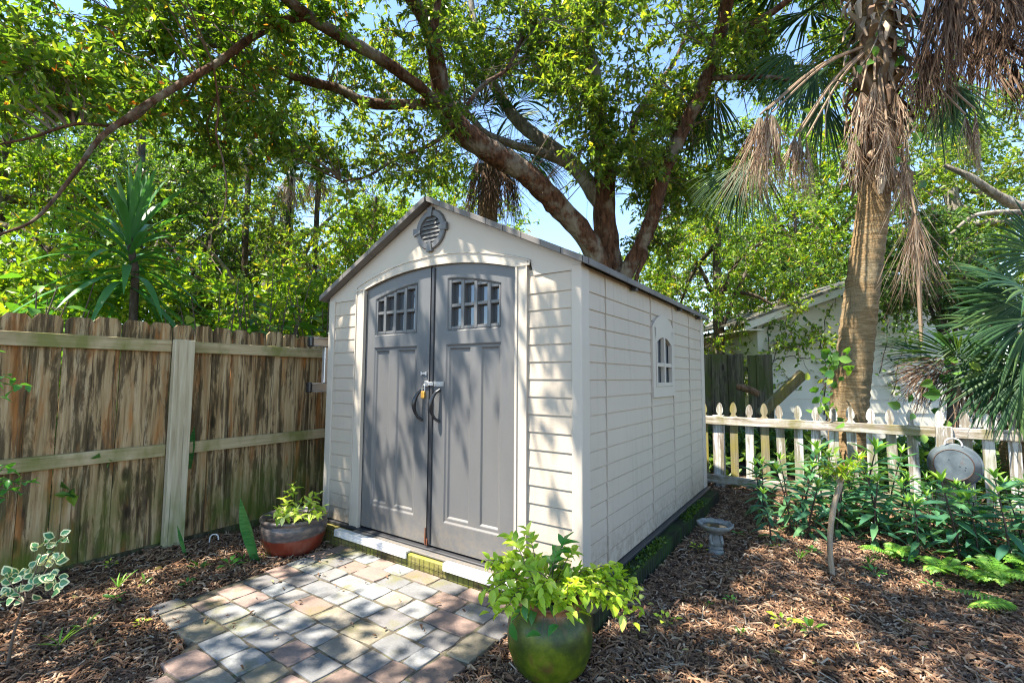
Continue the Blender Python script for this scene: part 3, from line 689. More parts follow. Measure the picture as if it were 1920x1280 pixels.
pf = empty('picket_fence', (3.7, 3.9, 0), 0, 'low white picket fence with peeling paint and pointed pales', 'fence')
def picket_outline(w, h, hh=.19):
    hw = w/2; o = [(hw, 0), (hw, h-hh)]
    # french-gothic head: shoulder, notch, spear
    head = [(hw*1.0, h-hh), (hw*.97, h-hh*.92), (hw*.55, h-hh*.80), (hw*.50, h-hh*.72), (hw*.80, h-hh*.64), (hw*.90, h-hh*.50), (hw*.82, h-hh*.34), (hw*.60, h-hh*.16), (hw*.30, h-hh*.04), (0, h)]
    o += head[1:]; o += [(-x, z) for x, z in o[-2::-1]]
    return o
def pale(x, y, w, h, mat, parent, rz=0.0, rg=None, name='picket'):
    o = picket_outline(w, h); mb = MB(); n = len(o)
    tl = rg.normal()*.008
    v = [(x+a+tl*z, y, z) for a, z in o]+[(x+a+tl*z, y+.018, z) for a, z in o]
    mb.add(v, [tuple(range(n)), tuple(range(2*n-1, n-1, -1))]+[(k, k+n, (k+1) % n+n, (k+1) % n) for k in range(n)])
    return mb.build(name, mat, parent)
pxs = [2.20, 2.376, 2.544, 2.711, 2.884, 3.055, 3.22, 3.385, 3.557, 3.727, 3.893, 4.071, 4.237, 4.446, 4.637, 4.797, 4.969]+[4.969+.168*k for k in range(1, 9)]+[2.03, 1.86, 1.69, 1.52]
for i, x in enumerate(pxs):
    pale(x, 3.94+rg.normal()*.003, .088, 1.015+rg.uniform(-.012, .018), M['picket'] if x > 3.0 or rg.uniform() < .3 else M['timber'] if rg.uniform() < .35 else M['picket'], pf, rg=rg)
for xa, xb in ((1.4, 4.408), (4.535, 6.4)):
    mb = MB(); mb.box(xa, xb, 3.90, 3.938, .752, .852); mb.build('rail', M['prail'], pf, bevel=.003)
    mb = MB(); mb.box(xa, xb, 3.90, 3.938, .03, .13); mb.build('rail', M['prail'], pf, bevel=.003)
for x in (2.36, 4.4715, 6.4): mb = MB(); mb.box(x-.062, x+.062, 3.87 if x > 4 else 3.943, 3.937 if x > 4 else 4.05, -.05, .86); mb.build('post', M['picket'], pf, bevel=.004)

# old board fence at the back and the neighbour's house, square to the view
RH = nrm(V(AR[0], AR[1], 0)); FH = V(-RH[1], RH[0], 0)       # along the house wall, away from the camera
class Loc:
    """local frame: x along RH, y away, z up"""
    def __init__(s, o, rh=RH, fh=FH): s.o = np.array(o, float); s.rh = rh; s.fh = fh
    def __call__(s, v): v = np.asarray(v, float); return s.o+v[:, :1]*s.rh+v[:, 1:2]*s.fh+v[:, 2:]*V(0, 0, 1)
o = at(1325, 700, 8.0); o[2] = 0; Lf = Loc(o); sc8 = 8.0/F
bf = empty('board_fence', o, 0, 'short run of old mossy grey boards between shed and white house', 'fence')
topz = at(1340, 664, 8.0)[2]
x = -.9; xend = (1440-1325)*sc8
while x < xend:
    w = .135; gap = .02
    if (1392-1325)*sc8 < x+w*.6 < (1404-1325)*sc8+.03: x = (1403-1325)*sc8
    mb = MB(); mb.box(x, x+w, rg.normal()*.006, .02, .0, topz+rg.normal()*.012, Lf); mb.build('board', M['oldfence'], bf); x += w+.006
mb = MB(); mb.box(-.9, xend, .022, .06, 1.45, 1.53, Lf); mb.build('rail', M['oldfence'], bf)

HD = 9.2; hs = HD/F
ho = at(1421, 640, HD); ho[2] = 0; Lh = Loc(ho)
house = empty('neighbour_house', ho, 0, 'cream lap-sided house with mossy gable roof behind the palm', 'house')
def hz(py, px=1421): return at(px, py, HD)[2]
t = NT('house_paint'); v = t.co('Object'); c = t.mix(t.ramp(t.noise(t.co('Object', (1, 1, .4)), 1.8, 5), [(.4, 0.0), (.7, .6)]), (.66, .63, .52), (.48, .46, .36)); M['house'] = t.fin(c, .7)
HWd = 4.75; e0 = hz(604); slope = (hz(541, 1560)-hz(597, 1405))/((1560-1405)*hs); ridge_x = HWd/2
hw_ = MB(); zs = np.arange(.15, e0+slope*ridge_x, .262)
for za in zs:
    zb = za+.262; z_mid = za
    xa, xb = 0, HWd
    if za > e0: xa = (za-e0)/slope; xb = HWd-xa
    xa2 = 0 if zb <= e0 else (zb-e0)/slope; xb2 = HWd-xa2
    if xb-xa < .3: continue
    pr = [(xa, 0, za), (xb, 0, za), (xb, -.022, za), (xa, -.022, za), (max(xa2, 0), -.006, zb), (min(xb2, HWd), -.006, zb)]
    hw_.add(Lh(np.array(pr)), [(0, 1, 2, 3), (3, 2, 5, 4)])
hw_.box(0, HWd, 0, .15, 0, e0, Lh); hw_.box(0, .15, .15, 6, 0, e0, Lh); hw_.box(HWd-.15, HWd, .15, 6, 0, e0, Lh)
hw_.build('wall', M['house'], house)
mb = MB(); mb.box(-.03, .10, -.045, .10, 0, e0+.05, Lh); mb.build('corner_board', M['house'], house)
t = NT('mossy_shingle'); c = t.ramp(t.noise(t.co('Object'), 7, 6, .7), [(.35, (.05, .048, .035)), (.6, (.14, .135, .11)), (.75, (.22, .21, .18))]); M['shingle'] = t.fin(c, .9)
OH = (1421-1386)*hs
for s in (-1, 1):
    mb = MB(); xe = -OH if s < 0 else HWd+OH; ze = e0-slope*OH
    for (dz, dy0, y1, nm, mt) in ((.12, -.28, 6.3, 'roof', 'shingle'),):
        v = [(xe, dy0, ze+.10), (ridge_x, dy0, e0+slope*ridge_x+.10), (ridge_x, y1, e0+slope*ridge_x+.10), (xe, y1, ze+.10)]
        v += [(a, b, z+.05) for a, b, z in v]
        mb.add(Lh(np.array(v)), [(0, 1, 2, 3), (4, 7, 6, 5), (0, 4, 5, 1), (0, 3, 7, 4)])
    mb.build('roof', M['shingle'], house)
    mb = MB(); v = [(xe, -.26, ze-.05), (ridge_x, -.26, e0+slope*ridge_x-.05), (ridge_x, -.26, e0+slope*ridge_x+.098), (xe, -.26, ze+.098)]
    v += [(a, b+.03, z) for a, b, z in v]
    mb.add(Lh(np.array(v)), [(0, 1, 2, 3), (4, 7, 6, 5), (0, 4, 5, 1), (0, 3, 7, 4)]); mb.build('bargeboard', M['house'], house)
    mb = MB(); xs_ = (xe, 0) if s < 0 else (HWd, xe); mb.box(xs_[0], xs_[1], -.228, 6.2, ze-.045, ze-.02, Lh); mb.build('soffit', M['house'], house)
wx0, wx1, wz0_, wz1_ = (1722-1421)*hs, (1830-1421)*hs, hz(668), hz(621)
mb = MB(); mb.box(wx0, wx0+.06, -.06, -.024, wz0_, wz1_, Lh); mb.box(wx1-.06, wx1, -.06, -.024, wz0_, wz1_, Lh); mb.box(wx0-.04, wx1+.04, -.07, -.024, wz1_, wz1_+.07, Lh); mb.box(wx0-.04, wx1+.04, -.09, -.024, wz0_-.06, wz0_, Lh); mb.box(wx0+.06, wx1-.06, -.05, -.024, (wz0_+wz1_)/2-.03, (wz0_+wz1_)/2+.02, Lh)
hwin = mb.build('window', M['white'], house)
mb = MB(); mb.box(wx0+.05, wx1-.05, -.034, -.026, wz0_, wz1_, Lh); mb.build('pane', M['glass'], hwin, origin=house.location)

# leaning timber and sawn branch behind the picket fence
def bar(p, q, w, d, mat, name, label, cat):
    p, q = np.array(p), np.array(q); ax = nrm(q-p); sd = nrm(np.cross(ax, FH)); fd = np.cross(sd, ax); ln = np.linalg.norm(q-p)
    mb = MB(); mb.add([p+ax*l*ln+sd*a*w/2+fd*b*d/2 for l in (0, 1) for a, b in ((-1, -1), (1, -1), (1, 1), (-1, 1))], [(0, 3, 2, 1), (4, 5, 6, 7), (0, 1, 5, 4), (1, 2, 6, 5), (2, 3, 7, 6), (3, 0, 4, 7)])
    return tag(mb.build(name, mat, origin=None, bevel=.006), label, cat)
bar(at(1424, 778, 6.9), at(1507, 699, 6.7), .135, .1, M['timber'], 'leaning_post', 'mossy sawn post leaning against the white house wall', 'post')
bl_ = at(1408, 723, 7.2); br_ = at(1384, 722, 7.3)
mb = MB(); limb(mb, [(*at(1382, 724, 7.3), .05), (*at(1402, 729, 7.2), .055), (*at(1424, 739, 7.1), .05)], 9, 4); 
tag(mb.build('sawn_branch', bark_mat('dead_branch_bark', (.10, .055, .03), (.26, .16, .09))), 'short sawn branch resting in the weeds before the mossy boards', 'branch')

# =================================================================== TUB, BIRD BATH, POTS
t = NT('galvanised_tin'); v = t.co('Object'); c = t.ramp(t.noise(v, 9, 5, .65), [(.3, (.045, .06, .072)), (.6, (.09, .115, .13)), (.8, (.15, .175, .19))])
c = t.mix(t.ramp(t.noise(v, 5, 5, .7), [(.62, 0.0), (.72, .85)]), c, (.14, .05, .022)); M['tin'] = t.fin(c, .5, .1, .4)
tubc = V(4.525, 3.845, .50); axd = nrm(V(-.22, -1.0, .10))
e1 = nrm(np.cross(V(0, 0, 1), axd)); e2 = np.cross(axd, e1); AX = np.stack([e1, e2, axd])
tub = empty('tin_tub', tubc, 0, 'round galvanised tin tub hung upside out on the picket fence', 'tub')
mb = MB(); lathe(mb, [(.0, .125), (.143, .125), (.147, .121), (.150, .113), (.192, .012), (.203, .008), (.206, .0), (.200, -.004), (.192, .002), (.146, .105), (0, .110)], tubc, 56, ax=AX)
mb.build('bowl', M['tin'], tub, smooth=False)
mb = MB(); lathe(mb, [(.139, .1255), (.1435, .1285), (.148, .1255)], tubc, 56, ax=AX); mb.build('bottom_rim', NT('rust_stained_tin').fin((.055, .03, .022), .7), tub)
mb = MB(); tube(mb, spline([tubc+np.array([a, b, c_])@AX for a, b, c_ in ((-.062, .185, .03), (-.058, .215, .03), (-.035, .243, .028), (0, .252, .027), (.035, .243, .028), (.058, .215, .03), (.062, .185, .03))], 4), .0065, 8); mb.build('handle', M['white'], tub, smooth=True)
mb = MB()
for a, b in ((-.03, .045), (.045, -.01), (.085, -.015), (.08, -.04)):
    lathe(mb, [(.0, .1262), (.0055, .1262)], tubc+np.array([a, b, 0])@AX, 10, ax=AX)
mb.build('drain_hole', M['black'], tub)

t = NT('mossy_concrete'); v = t.co('Object'); c = t.ramp(t.noise(v, 18, 6, .7), [(.3, (.10, .10, .09)), (.55, (.22, .22, .205)), (.75, (.36, .35, .32))])
c = t.mix(t.ramp(t.noise(v, 9, 4), [(.55, 0.0), (.7, .6)]), c, (.20, .21, .09)); t.bump(t.noise(v, 60, 5), .5, .008); M['concrete'] = t.fin(c, .9, 0, .2)
bbp = V(2.80, 1.44, 0); bb = empty('bird_bath', bbp, 0, 'small grey concrete bird bath with scalloped bowl on a figure pedestal', 'bird bath')
mb = MB(); n = 48; an = np.linspace(0, 2*PI, n, endpoint=False)
prof = [(.03, .175), (.055, .18), (.085, .195), (.118, .222), (.135, .240), (.137, .252), (.128, .256), (.115, .246), (.09, .232), (.0, .226)]
v = []
for r, z in prof:
    sc_ = 1+.055*np.abs(np.sin(an*5.5))*(r > .1); v.append(np.stack([np.cos(an)*r*sc_, np.sin(an)*r*sc_, np.full(n, z)+.006*np.abs(np.sin(an*5.5))*(r > .1)], 1))
k = np.arange(n); kn = (k+1) % n
mb.add(np.concatenate(v)+bbp, np.concatenate([np.stack([i*n+k, i*n+kn, (i+1)*n+kn, (i+1)*n+k], 1) for i in range(len(prof)-1)]))
mb.build('bowl', M['concrete'], bb, smooth=True)
mb = MB(); lathe(mb, [(.0, .2355), (.098, .2355)], bbp, 32); mb.build('water', NT('murky_water').fin((.05, .04, .025), .08, 0, .5), bb)
# pedestal: a kneeling child holding the bowl up, one skinned surface
me = bpy.data.meshes.new('pedestal'); pv_ = [((0, 0, .02), .062), ((0, 0, .05), .056), ((.005, 0, .085), .045), ((.005, 0, .115), .036), ((0, -.01, .148), .034), ((0, 0, .18), .028), ((-.042, -.03, .10), .016), ((-.045, -.02, .14), .014), ((-.03, 0, .175), .016), ((.045, -.03, .095), .016), ((.038, -.045, .125), .014), ((.035, -.02, .17), .016), ((-.05, -.045, .03), .03), ((.055, -.04, .028), .03)]
ed = [(0, 1), (1, 2), (2, 3), (3, 4), (4, 5), (3, 6), (6, 7), (7, 8), (3, 9), (9, 10), (10, 11), (0, 12), (0, 13)]
me.from_pydata([p for p, _ in pv_], ed, []); pe = bpy.data.objects.new('pedestal', me); COL.objects.link(pe); pe.parent = bb
sm = pe.modifiers.new('skin', 'SKIN'); me.skin_vertices[0].data[0].use_root = True
for i, (_, r) in enumerate(pv_): me.skin_vertices[0].data[i].radius = (r, r)
ss = pe.modifiers.new('sub', 'SUBSURF'); ss.levels = 2; ss.render_levels = 2; me.materials.append(M['concrete']); pe.rotation_euler = (0, 0, .5)
mb = MB(); lathe(mb, [(.0, .03), (.05, .028), (.078, .012), (.085, -.02)], bbp, 24, wob=.08); mb.build('foot', M['concrete'], bb, smooth=True); bb.scale = (.92, .92, .92)

# green glazed jar
gp = V(2.462, -.475, 0)
t = NT('mossy_green_glaze'); v = t.co('Object'); c = t.ramp(t.noise(v, 6.5, 7, .68), [(.32, (.014, .024, .005)), (.47, (.045, .068, .006)), (.6, (.115, .14, .008)), (.75, (.20, .17, .03))])
c = t.mix(t.ramp(t.noise(t.co('Object', (1, 1, 1), (2, 5, 1)), 6.5, 4, .6), [(.52, 0.0), (.66, .8)]), c, (.13, .06, .022))
zz = t.sep(v, 2); c = t.mix(t.ramp(t.math('ADD', zz, t.math('MULTIPLY', t.noise(v, 12, 4), .05)), [(.298, 0.0), (.325, 1.0)]), c, t.ramp(t.noise(v, 25, 5), [(.35, (.16, .065, .03)), (.65, (.34, .16, .075))]))
t.bump(t.noise(v, 30, 4), .25, .006); M['glaze'] = t.fin(c, .38, 0, .4)
jar = empty('glazed_jar', gp, 0, 'round moss green glazed jar with terracotta rim at the shed corner', 'plant pot')
mb = MB(); lathe(mb, [(.115, 0), (.138, .008), (.165, .045), (.186, .10), (.194, .155), (.190, .21), (.170, .26), (.147, .288), (.141, .302), (.152, .318), (.158, .328), (.150, .336), (.136, .332), (.128, .318), (.128, .285), (.0, .285)], gp, 56, wob=.006)
mb.build('body', M['glaze'], jar, smooth=True)
t = NT('potting_soil'); M['pot_soil'] = t.fin(t.ramp(t.noise(t.co('Object'), 60, 5), [(.35, (.012, .009, .007)), (.7, (.06, .045, .03))]), .95)
mb = MB(); lathe(mb, [(.0, .300), (.07, .298), (.129, .292)], gp, 24, wob=.03); mb.build('soil', M['pot_soil'], jar)
# two-tone bowl
bp = V(.135, -.33, 0)
t = NT('two_tone_glaze'); v = t.co('Object'); zz = t.math('ADD', t.sep(v, 2), t.math('MULTIPLY', t.noise(v, 3, 3), .05))
up = t.ramp(t.noise(t.co('Object', (1, 1, 2.5)), 14, 6, .7), [(.3, (.04, .04, .045)), (.52, (.11, .095, .09)), (.7, (.26, .17, .13))])
low_ = t.ramp(t.noise(t.co('Object', (1, 1, .5)), 7, 5), [(.3, (.13, .022, .014)), (.6, (.22, .04, .02)), (.78, (.30, .12, .08))])
c = t.mix(t.ramp(zz, [(.158, 0.0), (.166, 1.0)]), low_, up); t.bump(t.noise(v, 30, 4), .2, .005); M['bowlglaze'] = t.fin(c, .28, 0, .5)
bowl = empty('glazed_bowl', bp, 0, 'wide glazed bowl, grey-blue above and red below, beside the left shed corner', 'plant pot')
mb = MB(); lathe(mb, [(.15, 0), (.172, .006), (.2, .05), (.222, .11), (.234, .17), (.238, .205), (.230, .222), (.222, .228), (.232, .240), (.243, .256), (.238, .268), (.222, .270), (.208, .258), (.205, .23), (.0, .23)], bp, 60, wob=.004)
mb.build('body', M['bowlglaze'], bowl, smooth=True)
mb = MB(); lathe(mb, [(.0, .245), (.12, .242), (.207, .236)], bp, 24, wob=.03); mb.build('soil', M['pot_soil'], bowl)
# =================================================================== VEGETATION
G1 = [(0, (.030, .065, .012)), (.35, (.055, .105, .016)), (.7, (.09, .145, .020)), (.93, (.14, .19, .028)), (1, (.24, .20, .03))]
M['oakleaf'] = leaf_mat('oak_leaf', G1, .5, (1.8, 1.6, .6), .38, .4, 1.75)
M['oaknear'] = leaf_mat('bay_leaf', [(0, (.028, .07, .014)), (.4, (.055, .115, .018)), (.8, (.10, .16, .022)), (.965, (.16, .20, .03)), (.985, (.22, .075, .02)), (1, (.25, .10, .03))], .48, (1.75, 1.6, .55), .38, .4, 1.75)
M['deepleaf'] = leaf_mat('deep_green_leaf', [(0, (.022, .055, .016)), (.5, (.045, .095, .022)), (1, (.085, .14, .03))], .42, (1.6, 1.5, .6), .42, .4, 1.75)  # deeper green foliage, tone varied at random from leaf to leaf
M['limeleaf'] = leaf_mat('light_leaf', [(0, (.045, .105, .012)), (.5, (.09, .165, .018)), (.9, (.16, .22, .025)), (.97, (.26, .24, .03)), (1, (.16, .09, .03))], .5, (1.7, 1.6, .5), .42, .4, 1.6)
M['bigleaf'] = leaf_mat('broad_leaf', [(0, (.03, .095, .02)), (.5, (.06, .15, .022)), (.9, (.11, .2, .03)), (1, (.26, .28, .03))], .42, (1.6, 1.6, .5), .33, .6)
M['twig'] = NT('grey_brown_twig').fin((.13, .10, .075), .9, 0, .2)
M['oakbark'] = bark_mat('red_brown_bark', (.028, .014, .009), (.17, .085, .05), (.24, .22, .18), bs=1.0)
M['greybark'] = bark_mat('lichen_grey_bark', (.09, .075, .055), (.30, .27, .22), (.36, .36, .30))
M['darkbark'] = bark_mat('dark_bark', (.035, .025, .018), (.13, .10, .075), (.18, .17, .14))

def P4(rows):            # photograph pixel, depth, radius -> world rows
    return np.array([[*at(px, py, d), r] for px, py, d, r in rows])
# ---- the many-stemmed tree behind the shed
oak = empty('spreading_tree', (*at(1155, 600, 7.3)[:2], 0), 0, 'large many-stemmed tree with red-brown limbs arching over the shed roof', 'tree')
ob = oak.location
root = at(1152, 520, 7.35)
LIMBS = {
 'A': [(1140, 545, 7.35, 0.180), (1105, 455, 7.15, 0.162), (1040, 380, 7.0, 0.163), (985, 325, 6.8, 0.159), (930, 290, 6.65, 0.163), (870, 250, 6.5, 0.172), (836, 205, 6.4, 0.150), (824, 150, 6.2, 0.116), (812, 80, 6.0, 0.103), (795, 35, 5.9, 0.090), (765, -10, 5.7, 0.077), (730, -60, 5.5, 0.069)],
 'A0': [(812, 85, 6.0, 0.060), (816, 45, 5.95, 0.047), (822, 0, 5.9, 0.043), (830, -50, 5.8, 0.034)],
 'A2': [(838, 215, 6.4, 0.077), (795, 170, 6.1, 0.073), (715, 112, 5.7, 0.073), (640, 68, 5.3, 0.071), (590, 38, 5.0, 0.065), (545, 5, 4.75, 0.056), (490, -45, 4.5, 0.047)],
 'A2b': [(580, 32, 4.95, 0.039), (530, 40, 4.8, 0.039), (470, 72, 4.6, 0.037), (420, 110, 4.4, 0.034), (370, 140, 4.2, 0.032), (310, 175, 4.0, 0.030), (240, 220, 3.8, 0.024), (185, 262, 3.6, 0.020), (140, 325, 3.4, 0.015), (70, 408, 3.2, 0.010), (0, 440, 3.0, 0.008)],
 'A2c': [(305, 178, 4.0, 0.015), (235, 232, 3.85, 0.014), (140, 233, 3.7, 0.012), (60, 258, 3.55, 0.010), (-20, 274, 3.4, 0.007)],
 'A2d': [(400, 122, 4.3, 0.010), (410, 200, 4.25, 0.009), (405, 250, 4.2, 0.009), (418, 300, 4.2, 0.008), (425, 360, 4.2, 0.007), (415, 410, 4.2, 0.005), (395, 440, 4.2, 0.003)],
 'A3': [(838, 192, 6.4, 0.069), (785, 196, 6.25, 0.073), (690, 193, 6.05, 0.069), (630, 165, 5.95, 0.060), (560, 148, 5.85, 0.052), (480, 112, 5.75, 0.041), (400, 85, 5.6, 0.030), (330, 95, 5.4, 0.017)],
 'A4': [(880, 262, 6.5, 0.043), (870, 215, 6.5, 0.034), (905, 160, 6.6, 0.030), (950, 130, 6.7, 0.026), (985, 60, 6.8, 0.022), (1010, 0, 6.9, 0.017)],
 'A5': [(850, 245, 6.45, 0.034), (800, 275, 6.2, 0.026), (740, 300, 6.0, 0.022), (690, 330, 5.9, 0.015), (640, 340, 5.8, 0.010)],
 'B': [(1150, 545, 7.5, 0.210), (1132, 400, 7.5, 0.180), (1135, 310, 7.5, 0.171), (1122, 225, 7.45, 0.149), (1108, 120, 7.35, 0.117), (1088, 45, 7.2, 0.090), (1066, -40, 7.1, 0.081)],
 'B2': [(1136, 300, 7.5, 0.081), (1178, 265, 7.6, 0.081), (1195, 215, 7.65, 0.063), (1228, 165, 7.7, 0.050), (1262, 120, 7.8, 0.036), (1290, 60, 7.9, 0.027)],
 'C': [(1160, 540, 7.3, 0.130), (1200, 462, 7.15, 0.112), (1226, 400, 7.0, 0.112), (1245, 320, 6.9, 0.108), (1285, 235, 6.7, 0.100), (1324, 150, 6.5, 0.092), (1343, 90, 6.4, 0.088), (1360, 20, 6.2, 0.084), (1372, -50, 6.1, 0.072)],
 'C2': [(1338, 95, 6.4, 0.056), (1388, 58, 6.2, 0.052), (1450, 22, 6.0, 0.044), (1515, -30, 5.8, 0.036)],
 'C3': [(1322, 148, 6.5, 0.032), (1375, 146, 6.3, 0.036), (1440, 145, 6.15, 0.032), (1492, 152, 6.0, 0.024)],
 'C4': [(1205, 455, 7.15, 0.040), (1210, 480, 7.0, 0.040), (1196, 512, 6.9, 0.032), (1190, 540, 6.9, 0.024)],
}
GREY = {
 'D': [(1128, 385, 7.5, .13), (1085, 320, 7.6, .13), (1040, 280, 7.7, .12), (990, 245, 7.8, .11), (950, 200, 7.9, .095), (918, 140, 8.0, .08), (893, 60, 8.1, .06), (880, -20, 8.2, .05)],
 'D2': [(1075, 312, 7.6, .08), (1020, 288, 7.5, .07), (960, 270, 7.4, .06), (905, 245, 7.3, .045), (870, 200, 7.2, .03)],
}
SK = {}
for nm, rows in {**LIMBS, **GREY}.items():
    mb = MB(); SK[nm] = limb(mb, P4(rows), 11 if rows[0][3] > .1 else 7, 6, .05)
    mb.build('limb', M['greybark'] if nm in GREY else M['oakbark'], oak, smooth=True)
mb = MB(); limb(mb, [(ob[0]+.1, ob[1]+.05, -.1, .40), (*(root*V(1, 1, .45)), .32), (*at(1150, 540, 7.4), .27)], 14, 5, .05); mb.build('trunk', M['oakbark'], oak, smooth=True)
allsk = np.concatenate(list(SK.values()))

def clumps_px(rng, n, x, y, d, thr=-.1, fs=.9, off=0.0):
    """clump centres through a block of air; noise leaves gaps"""
    out = []
    while len(out) < n:
        p = at(rng.uniform(*x), rng.uniform(*y), rng.uniform(*d))
        if nz(p, fs, off) > thr+rng.normal()*.06: out.append(p)
    return np.array(out)
rg = np.random.default_rng(31)
# crown in view: sparse through the middle, denser to the left and top
CC = [clumps_px(rg, 22, (-20, 360), (-120, 90), (4.6, 5.8), -.5, 1.2, 3), clumps_px(rg, 75, (-60, 330), (-120, 215), (3.6, 5.2), .0, 1.2, 3), clumps_px(rg, 55, (250, 640), (-120, 110), (4.4, 6.2), .0, 1.1, 9),
      clumps_px(rg, 26, (330, 560), (120, 320), (4.3, 5.4), .08, 1.3, 5)]
CC2 = [clumps_px(rg, 138, (380, 860), (-100, 330), (5.6, 8.0), .0, 1.1, 1), clumps_px(rg, 118, (820, 1100), (-100, 170), (6.4, 8.6), .04, 1.0, 2),
       clumps_px(rg, 52, (1030, 1290), (110, 320), (6.2, 7.2), .06, 1.3, 4), clumps_px(rg, 62, (1090, 1420), (-110, 110), (5.8, 7.6), -.02, 1.0, 6), clumps_px(rg, 60, (1180, 1330), (250, 470), (7.2, 8.6), .08, 1.2, 8),
       clumps_px(rg, 75, (1370, 1600), (-100, 170), (6.0, 7.8), .0, 1.0, 12), clumps_px(rg, 28, (1230, 1420), (120, 330), (6.6, 8.0), .05, 1.2, 14)]
lm, tm = MB(), MB(); C = np.concatenate(CC); sprays(lm, tm, C, .36, 9, 13, .085, .037, rg, .1, .3, hi=False); nearest_links(tm, C, allsk, rg)
lm.build('crown', M['oaknear'], oak); tm.build('branchlets', M['twig'], oak)
lm, tm = MB(), MB(); C = np.concatenate(CC2); sprays(lm, tm, C, .42, 10, 13, .085, .036, rg, .15, .25); nearest_links(tm, C, allsk, rg)
lm.build('crown', M['oakleaf'], oak); tm.build('branchlets', M['twig'], oak)
# crown over the yard, above the frame: it drops the dappled shade
def canopy(rng, n, xr, yr, zr, thr, fs, off):
    out = []
    while len(out) < n:
        p = np.array([rng.uniform(*xr), rng.uniform(*yr), rng.uniform(*zr)])
        if nz(p*V(1, 1, .4), fs, off) > thr: 
            q = p-CAM; dep = q@AF
            if dep > .2 and abs(q@AR)/dep < 1.12 and (q@AU)/dep < .78: continue
            out.append(p)
    return np.array(out)
lm, tm = MB(), MB()
OV = canopy(np.random.default_rng(123), 500, (-2.3, 5.0), (-5.0, 1.0), (4.4, 6.4), -.16, .8, 2.0)
sprays(lm, tm, OV, .36, 9, 9, .088, .042, np.random.default_rng(124), .1, .2)
lm.build('crown', M['oakleaf'], oak); tm.build('branchlets', M['twig'], oak)
E1 = [[*at(765, -10, 5.7), .09], [1.4, -.2, 5.2, .08], [1.2, -1.8, 5.5, .06], [1.0, -3.6, 5.6, .03]]
E2 = [[*at(1372, -50, 6.1), .09], [3.0, 1.2, 5.3, .07], [3.4, -.8, 5.5, .05], [3.8, -2.6, 5.6, .02]]
E3 = [[*at(490, -45, 4.5), .055], [-.4, -.8, 4.6, .05], [-1.4, -2.0, 5.0, .035], [-2.6, -3.4, 5.2, .02]]
for rows in (E1, E2, E3):
    mb = MB(); limb(mb, rows, 8, 6, .05); mb.build('limb', M['oakbark'], oak, smooth=True)

# ---- background trees, each with its own trunk and crown
def tree(name, label, base, h, lean, cr, n, leaf, mat, rng, ntw=8, nlf=13, spray=.5, barkm='darkbark', tr=.12, zc=.62, thr=-.12, group='trees beyond the fences'):
    base = np.array([base[0], base[1], 0.0]); root = empty(name, base, 0, label, 'tree', group)
    top = base+V(lean[0], lean[1], h)
    mb = MB(); rows = [[*base-V(0, 0, .1), tr*1.25], [*(base*.7+top*.3+V(.1, -.05, 0)), tr], [*(base*.4+top*.6), tr*.75], [*top, tr*.25]]
    sk = [limb(mb, rows, 9, 6, .06)]; mb.build('trunk', M[barkm], root, smooth=True)
    cc = base+V(lean[0]*.7, lean[1]*.7, h*zc); lb_ = MB()
    for k in range(7):
        a = k*2.4+rng.uniform(0, 1); st = sk[0][int(len(sk[0])*rng.uniform(.35, .8))][:3]
        en = cc+V(math.cos(a)*cr[0]*.7, math.sin(a)*cr[1]*.7, rng.uniform(-.45, .6)*cr[2]); md = st*.5+en*.5+V(0, 0, .15*np.linalg.norm(en-st))
        sk.append(limb(lb_, [[*st, tr*.5], [*md, tr*.32], [*en, tr*.1]], 6, 5, .06))
    lb_.build('limbs', M[barkm], root, smooth=True)
    C = []
    while len(C) < n:
        q = rng.normal(size=3); q = q/np.linalg.norm(q)*rng.uniform(.25, 1)**.45; p = cc+q*np.array(cr)
        if p[2] < .25: continue
        if nz(p, .8, base[0]) > thr: C.append(p)
    C = np.array(C); lm, tm = MB(), MB(); sprays(lm, tm, C, spray, ntw, nlf, leaf[0], leaf[1], rng, .12, .3, twr=.005); nearest_links(tm, C, np.concatenate(sk), rng)
    tm.build('branchlets', M['twig'], root); lm.build('crown', mat, root)
    return root
rg = np.random.default_rng(77)
def bt(px, d): p = at(px, 640, d); return (p[0], p[1])
tree('leafy_tree', 'bushy light green tree filling the far left behind the board fence', bt(-60, 6.2), 5.6, (.3, .2), (1.9, 1.9, 2.5), 210, (.085, .042), M['limeleaf'], rg, zc=.55)
tree('leafy_tree', 'dark green tree rising behind the sword-leaved plant', bt(250, 8.2), 6.8, (-.3, 0), (2.2, 2.0, 3.0), 230, (.085, .04), M['deepleaf'], rg, zc=.55)
tree('leafy_tree', 'small-leaved tree left of the shed, below the long horizontal limb', bt(480, 8.4), 4.5, (.2, .1), (1.9, 1.9, 2.1), 210, (.065, .03), M['oakleaf'], rg, zc=.52, barkm='greybark')
tree('leafy_tree', 'yellow-green tree directly behind the left roof slope', bt(680, 8.2), 4.6, (0, .2), (1.6, 1.8, 2.1), 170, (.075, .034), M['limeleaf'], rg, zc=.52)
tree('tall_tree', 'tall tree far behind the left fence, its top out of the picture', bt(120, 12.5), 10, (.5, 0), (3.4, 3.2, 4.4), 250, (.12, .055), M['deepleaf'], rg, spray=.8, tr=.2, zc=.6)
tree('tall_tree', 'tall pale tree standing behind the thicket left of the peak', bt(520, 13.5), 10, (.5, 0), (3.2, 3.2, 4.0), 170, (.11, .05), M['oakleaf'], rg, spray=.8, tr=.2, zc=.6, barkm='greybark', thr=.0)
tree('leafy_tree', 'bright green tree between the shed eave and the white house', bt(1330, 10.3), 6.6, (.3, .2), (2.3, 1.8, 2.9), 270, (.085, .04), M['limeleaf'], rg, zc=.5)
